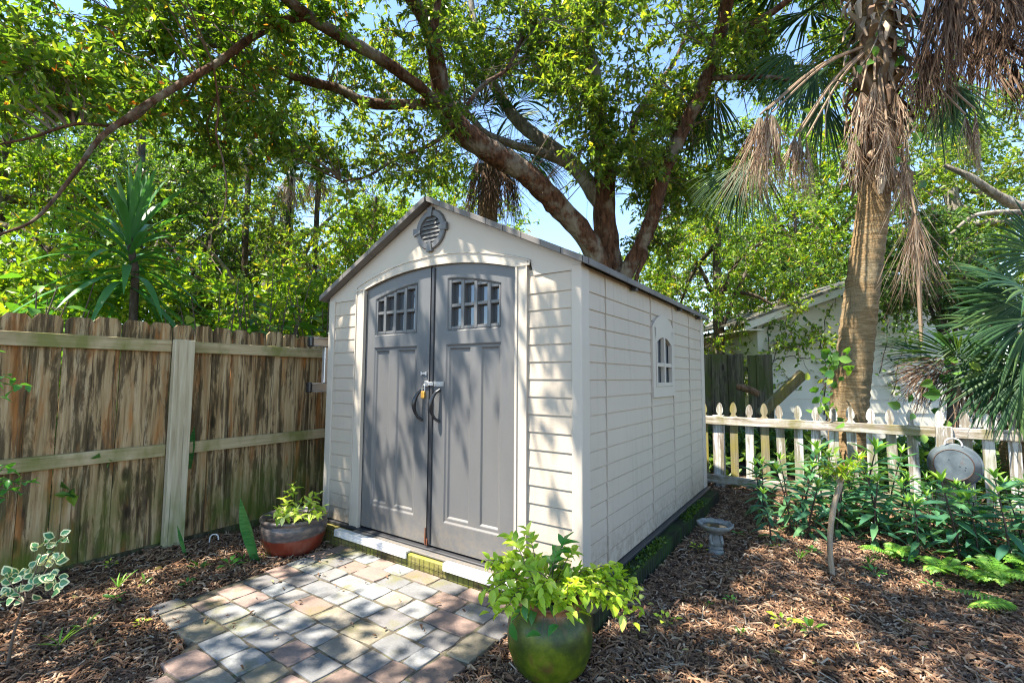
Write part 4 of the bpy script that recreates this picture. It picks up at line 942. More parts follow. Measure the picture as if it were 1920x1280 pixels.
tree('leafy_tree', 'dark bushy tree rising right behind the house gable', bt(1500, 14.5), 7.2, (0, .2), (2.3, 2.2, 2.5), 190, (.12, .055), M['deepleaf'], rg, spray=.7, zc=.58)
tree('tall_tree', 'tall sunlit tree behind the palm trunk', bt(1540, 16.5), 12.5, (0, 0), (5.0, 3.2, 5.0), 330, (.15, .07), M['limeleaf'], rg, spray=.95, tr=.25, zc=.55, thr=-.05)
tree('tall_tree', 'grey-limbed tree behind the house at the right edge', bt(1860, 13.5), 11, (-1, .2), (4.2, 3.2, 4.6), 320, (.13, .06), M['oakleaf'], rg, spray=.85, tr=.25, zc=.58, barkm='greybark')
tree('leafy_tree', 'low shady tree seen under the dark limbs beside the shed ridge', bt(960, 11), 4.6, (0, 0), (2.4, 1.8, 2.0), 150, (.085, .042), M['deepleaf'], rg, zc=.5)
tree('leafy_tree', 'round-crowned tree far behind the left roof slope and the grey limb', bt(800, 12.5), 7.2, (0, 0), (2.8, 2.4, 2.8), 190, (.115, .05), M['limeleaf'], rg, spray=.7, tr=.16, zc=.58, thr=-.02)
tree('leafy_tree', 'dense middle-distance tree behind the spiky young palms', bt(390, 10.8), 7.0, (0, 0), (2.4, 2.4, 3.0), 190, (.105, .048), M['limeleaf'], rg, spray=.65, tr=.15, zc=.55)
tree('leafy_tree', 'low tree showing pale between the upright stems above the roof', bt(1130, 13), 5.4, (0, 0), (2.6, 2.0, 1.9), 130, (.11, .05), M['oakleaf'], rg, spray=.7, tr=.15, zc=.56)
tree('leafy_tree', 'small drooping tree in front of the house gable right of the palm trunk', bt(1765, 7.7), 4.3, (0, 0), (1.05, .8, .95), 75, (.09, .042), M['deepleaf'], rg, spray=.42, tr=.07, zc=.74)
# bare dead branch at the far right above the fan palm
mb = MB(); 
for rows in ([(1960, 395, 7.6, .09), (1905, 385, 7.6, .08), (1860, 360, 7.6, .065), (1815, 330, 7.6, .05), (1770, 310, 7.7, .03)], [(1960, 400, 7.6, .05), (1890, 398, 7.5, .045), (1825, 405, 7.5, .03), (1780, 440, 7.5, .02), (1740, 455, 7.5, .012)]):
    limb(mb, P4(rows), 8, 5, .05)
q = at(2010, 420, 7.6); limb(mb, [[*at(1955, 395, 7.6), .09], [*q, .12], [q[0]+.2, q[1], 1.5, .14], [q[0]+.2, q[1], -.1, .16]], 8, 5)
tag(mb.build('bare_tree', M['greybark'], smooth=True), 'bare grey tree limbs reaching in over the fan palm', 'tree')

# ---- undergrowth behind the fences (one mass of ground cover)
rg = np.random.default_rng(41)
def undergrowth(C, L, Wd, mat, name, up=.4, R=.3, ntw=6, nlf=6, hi=True):
    lm = MB(); sprays(lm, lm, C, R, ntw, nlf, L, Wd, rg, up, .3, hi=hi); return tag(lm.build(name, mat), kind='stuff')
C = []
while len(C) < 330:
    x, y = rg.uniform(1.3, 8.5), rg.uniform(4.15, 7.6); 
    d = (np.array([x, y])-np.array(ho)[:2])@FH[:2]
    if d > -.25 or (x < 2.6 and y < 4.2): continue
    C.append((x, y, rg.uniform(.02, .42)))
undergrowth(np.array(C), .10, .06, M['deepleaf'], 'undergrowth')
C = []
while len(C) < 420:
    x, y = rg.uniform(-5.5, -.95), rg.uniform(-2.5, 7.5); C.append((x, y, rg.uniform(.1, 1.5)))
while len(C) < 560:
    x, y = rg.uniform(-2.5, .9), rg.uniform(4.3, 8.5); C.append((x, y, rg.uniform(.1, 1.5)))
undergrowth(np.array(C), .115, .062, M['bigleaf'], 'undergrowth', hi=False, ntw=7, nlf=9, R=.45)
C = []
while len(C) < 300:
    x, y = rg.uniform(-5.5, -2.1), rg.uniform(-2.0, 6.5); C.append((x, y, rg.uniform(1.2, 2.9)))
undergrowth(np.array(C), .095, .05, M['limeleaf'], 'thicket', hi=False, ntw=8, nlf=10, R=.5)

# ---- broad-leaved shrubs behind the left fence
def shrub(name, label, base, h, n, L, Wd, mat, rng, rad=.5, group=None, z0=.5, cat='shrub', nst=9, lat=.8):
    base = np.array([*base, 0.0]); root = empty(name, base, 0, label, cat, group); st, lf = MB(), MB(); P, D, N = [], [], []
    for k in range(nst):
        a = k*2.4+rng.uniform(0, .6); rr = rad*rng.uniform(.3, 1)
        tip = base+V(math.cos(a)*rr, math.sin(a)*rr, h*rng.uniform(.75, 1.05)); q = limb(st, [[*base+V(math.cos(a), math.sin(a), 0)*.04, .014], [*(base*.55+tip*.45+V(0, 0, .1*h)), .010], [*tip, .004]], 5, 5)
        m = n//nst
        for j in range(m):
            i = int(len(q)*(1-.75*(j/m)))-1; p = q[max(i, 1)][:3]; b = rng.uniform(0, 2*PI); d = V(math.cos(b), math.sin(b), rng.uniform(-.3, .45)); pe = p+nrm(d)*rng.uniform(.03, .16)*lat
            prisms(st, [p], [pe], .003, .002); P.append(pe); D.append(d+V(0, 0, -.25)); N.append(V(0, 0, 1)+rng.normal(size=3)*.35)
    s = rng.uniform(.6, 1.25, len(P)); leaf_arrays(lf, np.array(P), np.array(D), np.array(N), L*s, Wd*s, .16, .2, True)
    st.build('stems', M['twig'], root, smooth=True); lf.build('leaves', mat, root, smooth=True); return root
rg = np.random.default_rng(51)
for px, d, h, lab in ((575, 4.8, 2.25, 'broad-leaved shrub crowding the fence top next to the shed eave'), (520, 5.1, 2.45, 'broad-leaved shrub second from the shed behind the board fence'), (440, 4.6, 2.2, 'broad-leaved shrub with pale shiny leaves behind the fence rail end'), (385, 4.5, 1.9, 'broad-leaved shrub just right of the sword-leaved plant'), (90, 3.6, 2.15, 'broad-leaved shrub over the fence top at the far left'), (10, 3.3, 2.1, 'broad-leaved shrub spilling over the fence at the left edge'), (610, 5.8, 2.5, 'broad-leaved shrub tallest beside the shed roof')):
    shrub('broad_leaved_shrub', lab, (min(bt(px, d)[0], -1.62), bt(px, d)[1]), h, 190, .155, .085, M['bigleaf'], rg, .6, 'broad-leaved shrubs behind the board fence', lat=1.4)

# ---- sword-leaved dracaena behind the left fence
M['sword'] = leaf_mat('sword_leaf', [(0, (.022, .085, .032)), (.6, (.045, .14, .045)), (1, (.08, .2, .05))], .3, (1.5, 1.6, .6), .38, .4)
def strap(mb, base, d, L, w, droop, n=7, fold=.18, side=None):
    d = nrm(np.array(d, float)); sd = np.cross(d, V(0, 0, 1)) if side is None else side-d*(side@d); sd = nrm(sd if np.linalg.norm(sd) > .05 else V(1, 0, 0)); up = np.cross(sd, d)
    rows = []
    for s in np.linspace(0, 1, n):
        c = np.array(base)+d*L*s+V(0, 0, -1)*droop*L*s**2.2; ww = w*(.55+.9*s*(1.15-s)*1.6)*(1 if s < .6 else max(0, (1-s)/.4)**.7)
        rows += [c-sd*ww/2+up*ww*fold, c, c+sd*ww/2+up*ww*fold]
    i = np.arange(n-1)[:, None]*3
    mb.add(np.array(rows), np.concatenate([i+[0, 1, 4, 3], i+[1, 2, 5, 4]]))
dc = at(246, 640, 4.35); drac = empty('sword_leaved_plant', (dc[0], dc[1], 0), 0, 'tall dark green sword-leaved plant rising behind the board fence', 'plant')
mb = MB(); limb(mb, [[dc[0], dc[1], -.05, .04], [*at(252, 560, 4.35), .032], [*at(248, 480, 4.35), .03], [*at(240, 430, 4.35), .022]], 9, 5, .05); mb.build('stem', M['darkbark'], drac, smooth=True)
rg = np.random.default_rng(61)
hd = at(241, 440, 4.35)
for k in range(64):
    f = k/64; a = k*2.39996; el = math.radians(84-100*f+rg.normal()*6); z = hd[2]-.03-.62*max(0, f-.25)
    mb = MB(); d = V(math.cos(a)*math.cos(el), math.sin(a)*math.cos(el), math.sin(el))
    strap(mb, (dc[0]+d[0]*.02+(hd[0]-dc[0])*.8, dc[1]+d[1]*.02+(hd[1]-dc[1])*.8, z), d, rg.uniform(.70, .95), .062, .12+.75*f*rg.uniform(.6, 1.1)*(1 if el > -.1 else .5), 8)
    mb.build('leaf', M['sword'], drac, smooth=True)

# ---- palms
M['fan'] = leaf_mat('fan_frond_green', [(0, (.022, .07, .028)), (.5, (.04, .105, .035)), (1, (.085, .15, .04))], .3, (1.5, 1.5, .6), .55, .25, .85)
M['deadfan'] = leaf_mat('dead_frond', [(0, (.12, .07, .045)), (.35, (.24, .16, .105)), (.7, (.36, .27, .19)), (1, (.46, .38, .29))], .25, (1.2, 1.0, .8), .8, .2, 1.1)
M['browndead'] = leaf_mat('brown_dead_frond', [(0, (.045, .026, .018)), (.5, (.11, .066, .042)), (1, (.20, .135, .09))], .15, (1.2, 1.0, .8), .85, .2, 1.15)
M['palmbark'] = (lambda t: (t.bump(t.math('ADD', t.noise(t.co('Object', (3, 3, 42)), 1.5, 5, .7, .6), t.noise(t.co('Object', (40, 40, 3)), 1.0, 4)), .8, .02), t.fin(t.mix(t.ramp(t.noise(t.co('Object'), 2.2, 4), [(.45, 0.0), (.62, .7)]), t.ramp(t.noise(t.co('Object', (3, 3, 38)), 1.6, 6, .7, .5), [(.3, (.11, .065, .028)), (.5, (.27, .175, .085)), (.7, (.42, .32, .19))]), t.ramp(t.noise(t.co('Object', (20, 20, 20)), 1.6, 6, .7), [(.35, (.12, .10, .05)), (.65, (.30, .25, .17))])), .85, 0, .2))[1])(NT('palm_trunk_bark'))
def fan(mb, c, d, nrm_, R, n=34, spread=2.6, droop=.25, w=1.0, fuse=.42, rng=RNG, sec=6, tip=.7, ragged=.05, hang=0.0):
    d = nrm(np.array(d, float)); s = nrm(np.cross(d, np.array(nrm_, float))); up = np.cross(s, d); c = np.array(c, float)
    for k in range(n):
        a = -spread/2+spread*(k+.5)/n+rng.normal()*ragged; L = R*(.72+.28*math.cos(a*.8))*rng.uniform(.85, 1.08)
        f = math.cos(a)*d+math.sin(a)*s-up*.10*abs(math.sin(a)); sd = nrm(-math.sin(a)*d+math.cos(a)*s); uu = np.cross(sd, f); dr = droop*rng.uniform(.6, 1.4); tw = rng.normal()*.35*hang; wa, wb = rng.uniform(0, 6, 2); rows = []
        for t in np.linspace(.04, 1, sec):
            p = c+f*L*t+V(0, 0, -1)*dr*L*max(0, t-.25)**2*1.6+sd*tw*L*t*t*.5+(sd*math.sin(t*7+wa)+uu*math.cos(t*8+wb))*.022*hang*min(1, t*2)
            full = spread/n*L*t*w; ww = full if t < fuse else max(spread/n*L*fuse*w*(1-(t-fuse)/(1-fuse))**tip, .0008)
            rows += [p-sd*ww/2, p+uu*ww*.22, p+sd*ww/2]
        i = np.arange(sec-1)[:, None]*3
        mb.add(np.array(rows), np.concatenate([i+[0, 1, 4, 3], i+[1, 2, 5, 4]]))
def frond(parent, start, hub, R, mat, rng, nrm_=None, n=34, spread=2.6, droop=.3, d=None, name='frond', stalk=.012, **kw):
    start, hub = np.array(start), np.array(hub); mb = MB()
    d = hub-start if d is None else d; d = nrm(np.array(d, float)); N = np.array(nrm_ if nrm_ is not None else V(0, 0, 1)-d*d[2])
    if np.linalg.norm(np.cross(d, N)) < .1: N = V(0.3, -1, .2)
    md = (start+hub)/2+V(0, 0, .08)*np.linalg.norm(hub-start)
    limb(mb, [[*start, stalk*1.4], [*md, stalk], [*hub, stalk*.7]], 5, 4, 0); fan(mb, hub, d, N, R, n, spread, droop, rng=rng, **kw)
    return mb.build(name, mat, parent)
rg = np.random.default_rng(71)
pd = 5.55; pb = at(1590, 790, pd)
palm = empty('cabbage_palm', (pb[0], pb[1], 0), 0, 'cabbage palm with tan ringed trunk and skirt of dead fronds', 'palm tree')
mb = MB(); rows = spline([[pb[0], pb[1], -.1, .235], [*at(1592, 770, pd), .20], [*at(1600, 690, pd), .185], [*at(1612, 580, pd), .178], [*at(1625, 480, pd), .17], [*at(1636, 400, pd), .165], [*at(1642, 330, pd), .16], [*at(1646, 240, pd), .165], [*at(1645, 150, pd), .19], [*at(1640, 40, pd), .19], [*at(1636, -60, pd), .18]], 14)
rr = rows[:, 3]*(1+.022*np.sin(np.arange(len(rows))*2.1)+rg.normal(size=len(rows))*.012); tube(mb, rows[:, :3], rr, 22, .012, rng=rg); mb.build('trunk', M['palmbark'], palm, smooth=True)
# old leaf bases in a criss-cross
mb = MB(); 
for k in range(210):
    f = k/210; i = len(rows)*(.60+.39*f); c = rows[int(i)][:3]; a = k*2.39996; o = V(math.cos(a), math.sin(a), 0); sd = V(-math.sin(a), math.cos(a), 0); w = rg.uniform(.03, .06); ln = rg.uniform(.14, .36); dn = rg.uniform() < .62
    tz = -1 if dn else 1; p0 = c+o*.15; p1 = c+o*(.21+rg.uniform(0, .12))+V(0, 0, tz*ln*.6)+sd*rg.normal()*.03; p2 = p1+V(0, 0, tz*ln*.5)+o*rg.uniform(-.03, .06)+sd*rg.normal()*.03
    v = [p0-sd*w, p0+sd*w, p1+sd*w*.8, p1-sd*w*.8, p2+sd*w*.35, p2-sd*w*.35, p0+o*.02, p1+o*.025, p2+o*.012]
    mb.add(v, [(0, 6, 7, 3), (6, 1, 2, 7), (3, 7, 8, 5), (7, 2, 4, 8), (0, 3, 2, 1), (3, 5, 4, 2)])
mb.build('leaf_base', M['deadfan'], palm)
top = rows[-1][:3]
def hang(px, py, d, R, mat, n=26, spread=.55, start=None, nm='dead_frond', **kw):
    hub = at(px, py, d); st = np.array(start) if start is not None else rows[int(len(rows)*.86)][:3]
    kw.setdefault('droop', .12); kw.setdefault('fuse', .3)
    return frond(palm, st, hub, R, mat, rg, nrm_=-AF+rg.normal(size=3)*.5, n=int(n*1.5), spread=spread, d=V(rg.normal()*.06, rg.normal()*.06, -1), name=nm, ragged=.09, hang=1.0, tip=.75, stalk=.014, w=3.0, sec=9, **kw)
S1 = rows[int(len(rows)*.88)][:3]
for px, py, d, R, n, sp in ((1440, 205, 5.3, .95, 34, .95), (1425, 215, 5.35, .95, 30, .75), (1448, 210, 5.25, .85, 26, .7), (1500, 248, 5.3, .75, 34, .9), (1512, 258, 5.25, .75, 26, .7), (1490, 255, 5.35, .65, 22, .7), (1655, 232, 5.2, .80, 34, .7), (1662, 225, 5.15, .7, 24, .6), (1640, 150, 5.2, .7, 26, .8), (1680, 170, 5.2, .75, 26, .8), (1615, 170, 5.25, .7, 22, .7),
                            (1702, 280, 5.2, .75, 26, .45), (1690, 300, 5.3, .8, 22, .5), (1712, 392, 5.15, 1.0, 34, .42), (1716, 400, 5.1, .85, 26, .38), (1600, 260, 5.4, .6, 22, .7)):
    hang(px, py, d, R, M['deadfan'], n, sp)
hang(1828, 205, 5.0, .72, M['deadfan'], 30, 1.0); hang(1810, 215, 5.05, .65, M['deadfan'], 22, .8)
mb = MB(); limb(mb, P4([(1716, 410, 5.1, .014), (1722, 480, 5.1, .018), (1724, 560, 5.08, .02), (1728, 640, 5.05, .016)]), 6, 4); mb.build('stalk', M['deadfan'], palm)
# brown mass at upper right
for k in range(17):
    px, py = rg.uniform(1700, 1990), rg.uniform(-120, 90); hang(px, py, rg.uniform(4.6, 5.8), rg.uniform(.8, 1.2), M['browndead'], 28, rg.uniform(.7, 1.3), start=top)
for px, py in ((1730, 130), (1790, 150), (1900, 110), (1870, 60), (1760, 90)): hang(px, py, 5.4, .8, M['browndead'] if px != 1790 else M['fan'], 28, 1.1, start=top)
# living fronds
for px, py, d, dx, R in ((1340, 175, 6.9, -.2, .85), (1310, 210, 7.2, -.1, .8), (1410, 300, 5.6, -.35, .75), (1385, 320, 5.7, -.55, .7), (1545, 190, 5.9, .0, .8), (1530, 120, 5.9, -.1, .9), (1480, 100, 6.2, -.3, .9), (1760, 190, 6.0, .3, .8)):
    hub = at(px, py, d); frond(palm, S1 if px > 1350 else top, hub, R, M['fan'], rg, nrm_=-AF+V(0, 0, .3)+rg.normal(size=3)*.3, n=40, spread=2.0, w=1.6, d=AR*dx+V(0, 0, -.75)+rg.normal(size=3)*.1, droop=.35, fuse=.38)
for k in range(26):  # crown above the frame, more and larger fronds added to shade the house
    a = k*2.4; el = rg.uniform(.05, 1.1); d = V(math.cos(a)*math.cos(el), math.sin(a)*math.cos(el), math.sin(el)); frond(palm, top, top+d*rg.uniform(.9, 1.4), 1.2, M['fan'], rg, n=38, spread=3.0, droop=.35)

# palm behind the tree: brown skirt and grey fronds
pb2 = at(915, 640, 8.6); palm2 = empty('cabbage_palm', (pb2[0], pb2[1], 0), 0, 'palm with shaggy brown skirt half hidden behind the leaning red limb', 'palm tree')
mb = MB(); limb(mb, [[pb2[0], pb2[1], -.1, .2], [*at(915, 420, 8.6), .17], [*at(925, 280, 8.6), .16]], 12, 6, .03); mb.build('trunk', M['palmbark'], palm2, smooth=True)
t2 = at(925, 270, 8.6)
for k in range(16):
    a = k*2.4; hub = t2+V(math.cos(a)*.35, math.sin(a)*.35, rg.uniform(-.55, .1)); frond(palm2, t2, hub, rg.uniform(.8, 1.15), M['browndead'], rg, nrm_=V(math.cos(a), math.sin(a), 0), n=24, spread=.9, d=V(math.cos(a)*.15, math.sin(a)*.15, -1), name='dead_frond', ragged=.09, hang=1.0)
for k in range(15):
    a = k*2.4; el = rg.uniform(-.5, .9); d = V(math.cos(a)*math.cos(el), math.sin(a)*math.cos(el), math.sin(el)); frond(palm2, t2, t2+d*rg.uniform(.6, .9), .85, M['fan'], rg, n=32, spread=2.8, droop=.5)
# young palms far off, left
for px, py, d, lab in ((545, 330, 8.9, 'spiky young palm showing above the thicket left of the shed'), (598, 320, 9.4, 'second spiky young palm, nearer the shed roof peak'), (470, 268, 8.6, 'blue-grey fan palm high in the thicket')):
    b_ = at(px, 640, d); pp = empty('young_palm', (b_[0], b_[1], 0), 0, lab, 'palm tree', 'young palms in the thicket'); c = at(px, py, d)
    mb = MB(); limb(mb, [[b_[0], b_[1], -.1, .06], [*(c*V(1, 1, .6)), .05], [*c, .05]], 8, 5, .04); mb.build('trunk', M['darkbark'], pp, smooth=True)
    for k in range(10):
        a = k*2.4; el = rg.uniform(-.3, 1.2); dd = V(math.cos(a)*math.cos(el), math.sin(a)*math.cos(el), math.sin(el)); frond(pp, c, c+dd*.3, .55, M['fan'], rg, n=22, spread=2.2, droop=.25)
    for k in range(6):
        a = k*2.4; hub = c+V(math.cos(a)*.15, math.sin(a)*.15, -.15); frond(pp, c, hub, .55, M['deadfan'], rg, nrm_=V(math.cos(a), math.sin(a), 0), n=16, spread=.9, d=V(math.cos(a)*.3, math.sin(a)*.3, -1), name='dead_frond', ragged=.1, hang=1.0)
# fan palm at right
fb = at(1905, 700, 4.9); fp = empty('fan_palm', (fb[0], fb[1], 0), 0, 'low bushy fan palm with broad green fans behind the picket fence', 'palm tree')
mb = MB(); limb(mb, [[fb[0], fb[1], -.1, .16], [fb[0], fb[1], .5, .17], [fb[0], fb[1], 1.0, .13]], 10, 5, .05); mb.build('trunk', M['palmbark'], fp, smooth=True)
cst = V(fb[0], fb[1], .95)
for px, py, d, ax, ay, R in ((1925, 560, 4.6, -.9, .15, .95), (1935, 545, 4.5, -.7, .5, .95), (1930, 600, 4.5, -.95, -.35, .9), (1900, 620, 4.7, -.8, -.5, .85), (1960, 480, 4.8, -.5, .6, .9), (1890, 680, 4.6, -.6, -.75, .8), (1940, 690, 4.4, -.7, -.6, .8), (1920, 730, 4.7, -.4, -.9, .6)):
    hub = at(px, py, d); frond(fp, cst, hub, R*.86, M['fan'], rg, nrm_=-AF*.8+V(0, 0, .6)+rg.normal(size=3)*.2, n=38, spread=2.9, w=1.2, d=AR*ax+AU*ay+rg.normal(size=3)*.08, droop=.22, fuse=.52)
for k in range(5):
    a = k*1.3; d = V(math.cos(a)*.7, math.sin(a)*.7, .6); frond(fp, cst, cst+d, .8, M['fan'], rg, n=40, spread=3.0, droop=.25)
for px, py, ax, ay, R in ((1760, 700, -.8, -.5, .5), (1745, 690, -.9, -.35, .5), (1790, 690, -.5, -.8, .5), (1830, 690, -.2, -1, .55), (1850, 700, -.1, -1, .5), (1775, 675, -.85, -.4, .5), (1870, 700, .1, -1, .5)):
    hub = at(px, py, 4.95); frond(fp, cst, hub, R, M['browndead'], rg, nrm_=-AF+V(0, 0, .4), n=26, spread=1.2, d=AR*ax+AU*ay, droop=.2, name='dead_frond', ragged=.06, hang=.7)
for _ in range(6):
    hub = at(rg.uniform(1790, 1900), rg.uniform(690, 730), 4.75); frond(fp, cst, hub, .45, M['deadfan'], rg, nrm_=-AF, n=10, spread=.5, d=V(0, 0, -1), name='dead_frond', hang=1.0, w=1.6)
# =================================================================== SMALL PLANTS
rg = np.random.default_rng(81)
M['lime'] = leaf_mat('lime_leaf', [(0, (.13, .24, .015)), (.4, (.27, .38, .025)), (.85, (.38, .47, .05)), (1, (.52, .56, .14))], .35, (1.25, 1.2, .5), .38, .45)
M['potgreen'] = leaf_mat('fresh_green_leaf', [(0, (.03, .13, .025)), (1, (.075, .22, .035))], .35, (1.5, 1.5, .5), .33, .5)
M['paleedge'] = leaf_mat('pale_edged_leaf', [(0, (.16, .27, .03)), (.6, (.30, .40, .06)), (1, (.55, .58, .22))], .35, (1.2, 1.2, .5), .38, .45)
M['stemgreen'] = NT('green_stem').fin((.09, .12, .04), .6)
def leafy_stem(st, lf, pts, L, Wd, n, rng, r=.004, t0=.15, opp=True, up=.2, drp=.35, curl=.30, fold=.24, mi=0):
    q = spline(pts, 6); tube(st, q[:, :3], np.linspace(r, r*.4, len(q)), 6, 0); P, D, N = [], [], []
    for j in range(n):
        f = t0+(1-t0)*j/max(n-1, 1); x = f*(len(q)-1); i = min(int(x), len(q)-2); p = q[i]+(q[i+1]-q[i])*(x-i); tg = nrm(q[i+1]-q[i]); sd = nrm(np.cross(tg, V(0, 0, 1))+1e-4); uu = np.cross(sd, tg)
        for s in ((-1, 1) if opp and j < n-1 else (rng.choice([-1, 1]),)):
            ph = rng.normal()*.5+(0 if j % 2 else .9); d = tg*.55+(sd*math.cos(ph)+uu*math.sin(ph))*s*.85+rng.normal(size=3)*.18; d[2] += up-drp*(1-f); P.append(p); D.append(d); N.append(uu*.7+V(0, 0, .8)+rng.normal(size=3)*.25)
    s = rng.uniform(.65, 1.15, len(P)); leaf_arrays(lf, np.array(P), np.array(D), np.array(N), L*s, Wd*s, fold, curl, True, mi)
# plant in the green jar
jp = empty('potted_plant', (gp[0], gp[1], .30), 0, 'lime-leaved plant spilling out of the mossy green jar', 'plant')
st, lf, lg = MB(), MB(), MB(); c = gp+V(0, 0, .29)
def pxd(px, py, d): return at(px, py, d)
for px, py, d, n in ((955, 1010, 2.15, 11), (985, 1005, 2.25, 9), (930, 1065, 2.1, 9), (915, 1100, 2.0, 8), (940, 1140, 1.9, 7), (975, 1120, 1.95, 8), (1010, 1110, 1.9, 8), (1000, 1060, 2.2, 8), (1040, 1120, 1.9, 8), (1070, 1075, 2.2, 9), (1105, 1045, 2.2, 10), (1140, 1055, 2.15, 10), (1180, 1075, 2.15, 10), (1195, 1100, 2.1, 9), (1165, 1130, 2.0, 8), (1120, 1100, 2.05, 9), (1085, 1110, 1.95, 8), (1060, 1140, 1.9, 6), (1200, 1115, 2.25, 8), (990, 1035, 2.4, 7), (1050, 1085, 2.35, 7)):
    e = pxd(px, py+(38 if py < 1065 else 8), d); b_ = c+V(rg.uniform(-.07, .07), rg.uniform(-.07, .07), 0); m = b_*.5+e*.5+V(0, 0, .07); leafy_stem(st, lf, [b_, m, e], .062, .033, int(n*1.25)+1, rg, .0032, .3)
    for _ in range(2):
        e2 = e+rg.normal(size=3)*.045; leafy_stem(st, lf, [m, (m+e2)/2+V(0, 0, .02), e2], .058, .031, max(4, n-3), rg, .0028, .35)
for px, py, d, n in ((1060, 1015, 2.2, 7), (1045, 1040, 2.25, 5), (960, 1165, 1.95, 3), (1015, 1190, 1.85, 2), (1045, 1170, 1.85, 2), (985, 1130, 1.95, 3)):
    e = pxd(px, py, d); b_ = c+V(rg.uniform(-.05, .05), rg.uniform(-.05, .05), 0); leafy_stem(st, lg, [b_, b_*.5+e*.5+V(0, 0, .04), e], .075, .04, n, rg, .0035, .45)
st.build('stems', M['twig'], jp, smooth=True); lf.build('leaves', M['lime'], jp, smooth=True); lg.build('leaves', M['potgreen'], jp, smooth=True)
# plant in the bowl
bpl = empty('potted_plant', (bp[0], bp[1], .24), 0, 'small pale-edged plant growing in the red and grey bowl', 'plant'); st, lf = MB(), MB(); c = bp+V(0, 0, .235)
for px, py, d, n in ((545, 912, 3.45, 5), (555, 905, 3.5, 4), (540, 945, 3.4, 5), (520, 955, 3.35, 4), (510, 968, 3.3, 4), (530, 970, 3.25, 4), (560, 960, 3.35, 6), (585, 940, 3.45, 6), (600, 925, 3.5, 6), (605, 950, 3.4, 6), (610, 965, 3.35, 5), (570, 970, 3.25, 5), (550, 965, 3.3, 5), (595, 972, 3.3, 4)):
    e = pxd(px, py, d); b_ = c+V(rg.uniform(-.11, .11), rg.uniform(-.11, .11), 0); leafy_stem(st, lf, [b_, b_*.5+e*.5+V(0, 0, .03), e], .072, .036, n, rg, .0032, .4)
st.build('stems', M['stemgreen'], bpl, smooth=True); lf.build('leaves', M['paleedge'], bpl, smooth=True)

# lance-leaved bed plants along the picket fence
M['lance'] = leaf_mat('lance_leaf', [(0, (.026, .085, .05)), (.45, (.045, .13, .062)), (.85, (.08, .17, .068)), (1, (.14, .25, .04))], .3, (1.5, 1.6, .6), .3, .5)
M['lancetip'] = leaf_mat('young_lance_leaf', [(0, (.10, .22, .03)), (1, (.17, .29, .04))], .35, (1.4, 1.4, .5), .3, .5)
M['redstem'] = NT('dark_red_stem').fin((.055, .03, .025), .6)
def bed_plant(h, rng, name='lance_leaved_plant'):
    root = empty(name, (0, 0, 0)); st, lf, lt = MB(), MB(), MB(); P, D, N, LL = [], [], [], []; lean = rng.normal(size=2)*.08
    q = limb(st, [[0, 0, -.03, .009], [lean[0]*.3, lean[1]*.3, h*.45, .007], [lean[0], lean[1], h, .004]], 6, 8, 0); k = 0; z = .22
    while z < 1.0:
        i = int(z*(len(q)-1)); p = q[i][:3]
        for _ in range(3):
            a = k*2.39996+rng.normal()*.25; el = -.25+.95*z**2+rng.normal()*.15; P.append(p); D.append((math.cos(a)*math.cos(el), math.sin(a)*math.cos(el), math.sin(el))); N.append((rng.normal()*.2, rng.normal()*.2, 1)); LL.append((.225-.07*abs(z-.6))*rng.uniform(.75, 1.15)*min(1, h/.55)); k += 1
        z += .115*(.55/h)**.5
    LL = np.array(LL); leaf_arrays(lf, np.array(P), np.array(D), np.array(N), LL, LL*.26, .28, .30, True)
    tp = q[-1][:3]; a = np.arange(6)*1.05+rng.uniform(0, 1); el = np.linspace(.7, 1.4, 6)
    leaf_arrays(lt, np.repeat(tp[None], 6, 0), np.stack([np.cos(a)*np.cos(el), np.sin(a)*np.cos(el), np.sin(el)], 1), np.tile([0, 0, 1.0], (6, 1)), .11, .024, .3, .2, True)
    st.build('stem', M['redstem'], root, smooth=True); lf.build('leaves', M['lance'], root, smooth=True); lt.build('shoot_tip', M['lancetip'], root, smooth=True); return root
rgb = np.random.default_rng(5)
GBED = 'lance-leaved plants in the bed along the picket fence'
protos = [bed_plant(h, rg) for h in (.62, .55, .70, .48)]
spots = [(3.121, 1.95, 1, .62), (3.0, 2.55, 2, .7), (3.3, 2.75, 0, 1.0), (3.55, 2.5, 3, 1.0), (3.45, 3.1, 2, .95), (3.75, 2.9, 0, 1.05), (3.95, 3.3, 2, .98), (3.8, 2.35, 1, .85), (4.05, 2.6, 0, .9), (4.2, 3.0, 1, 1.0), (4.35, 3.35, 3, 1.1), (4.05, 2.2, 3, .8), (4.3, 2.35, 1, .95), (4.5, 2.75, 0, .85), (4.65, 3.15, 3, 1.0), (4.55, 2.3, 2, .82), (4.8, 2.5, 1, .95), (4.85, 2.95, 3, 1.05), (3.15, 3.25, 1, .95), (2.95, 3.05, 3, .95), (3.65, 3.45, 1, 1.05), (3.35, 2.3, 3, .85), (4.9, 2.15, 0, .8), (4.2, 2.75, 2, .85), (3.6, 2.8, 2, .8), (4.0, 2.95, 3, 1.0), (3.85, 2.7, 2, .8), (4.45, 2.55, 3, 1.0), (4.7, 2.85, 1, .9), (5.1, 2.6, 2, .8)]
spots = [(x, y, k, s*1.12) for x, y, k, s in spots]+[(rgb.uniform(3.15, 5.0), rgb.uniform(2.3, 3.4), int(rgb.integers(4)), rgb.uniform(.72, .95)) for _ in range(24)]
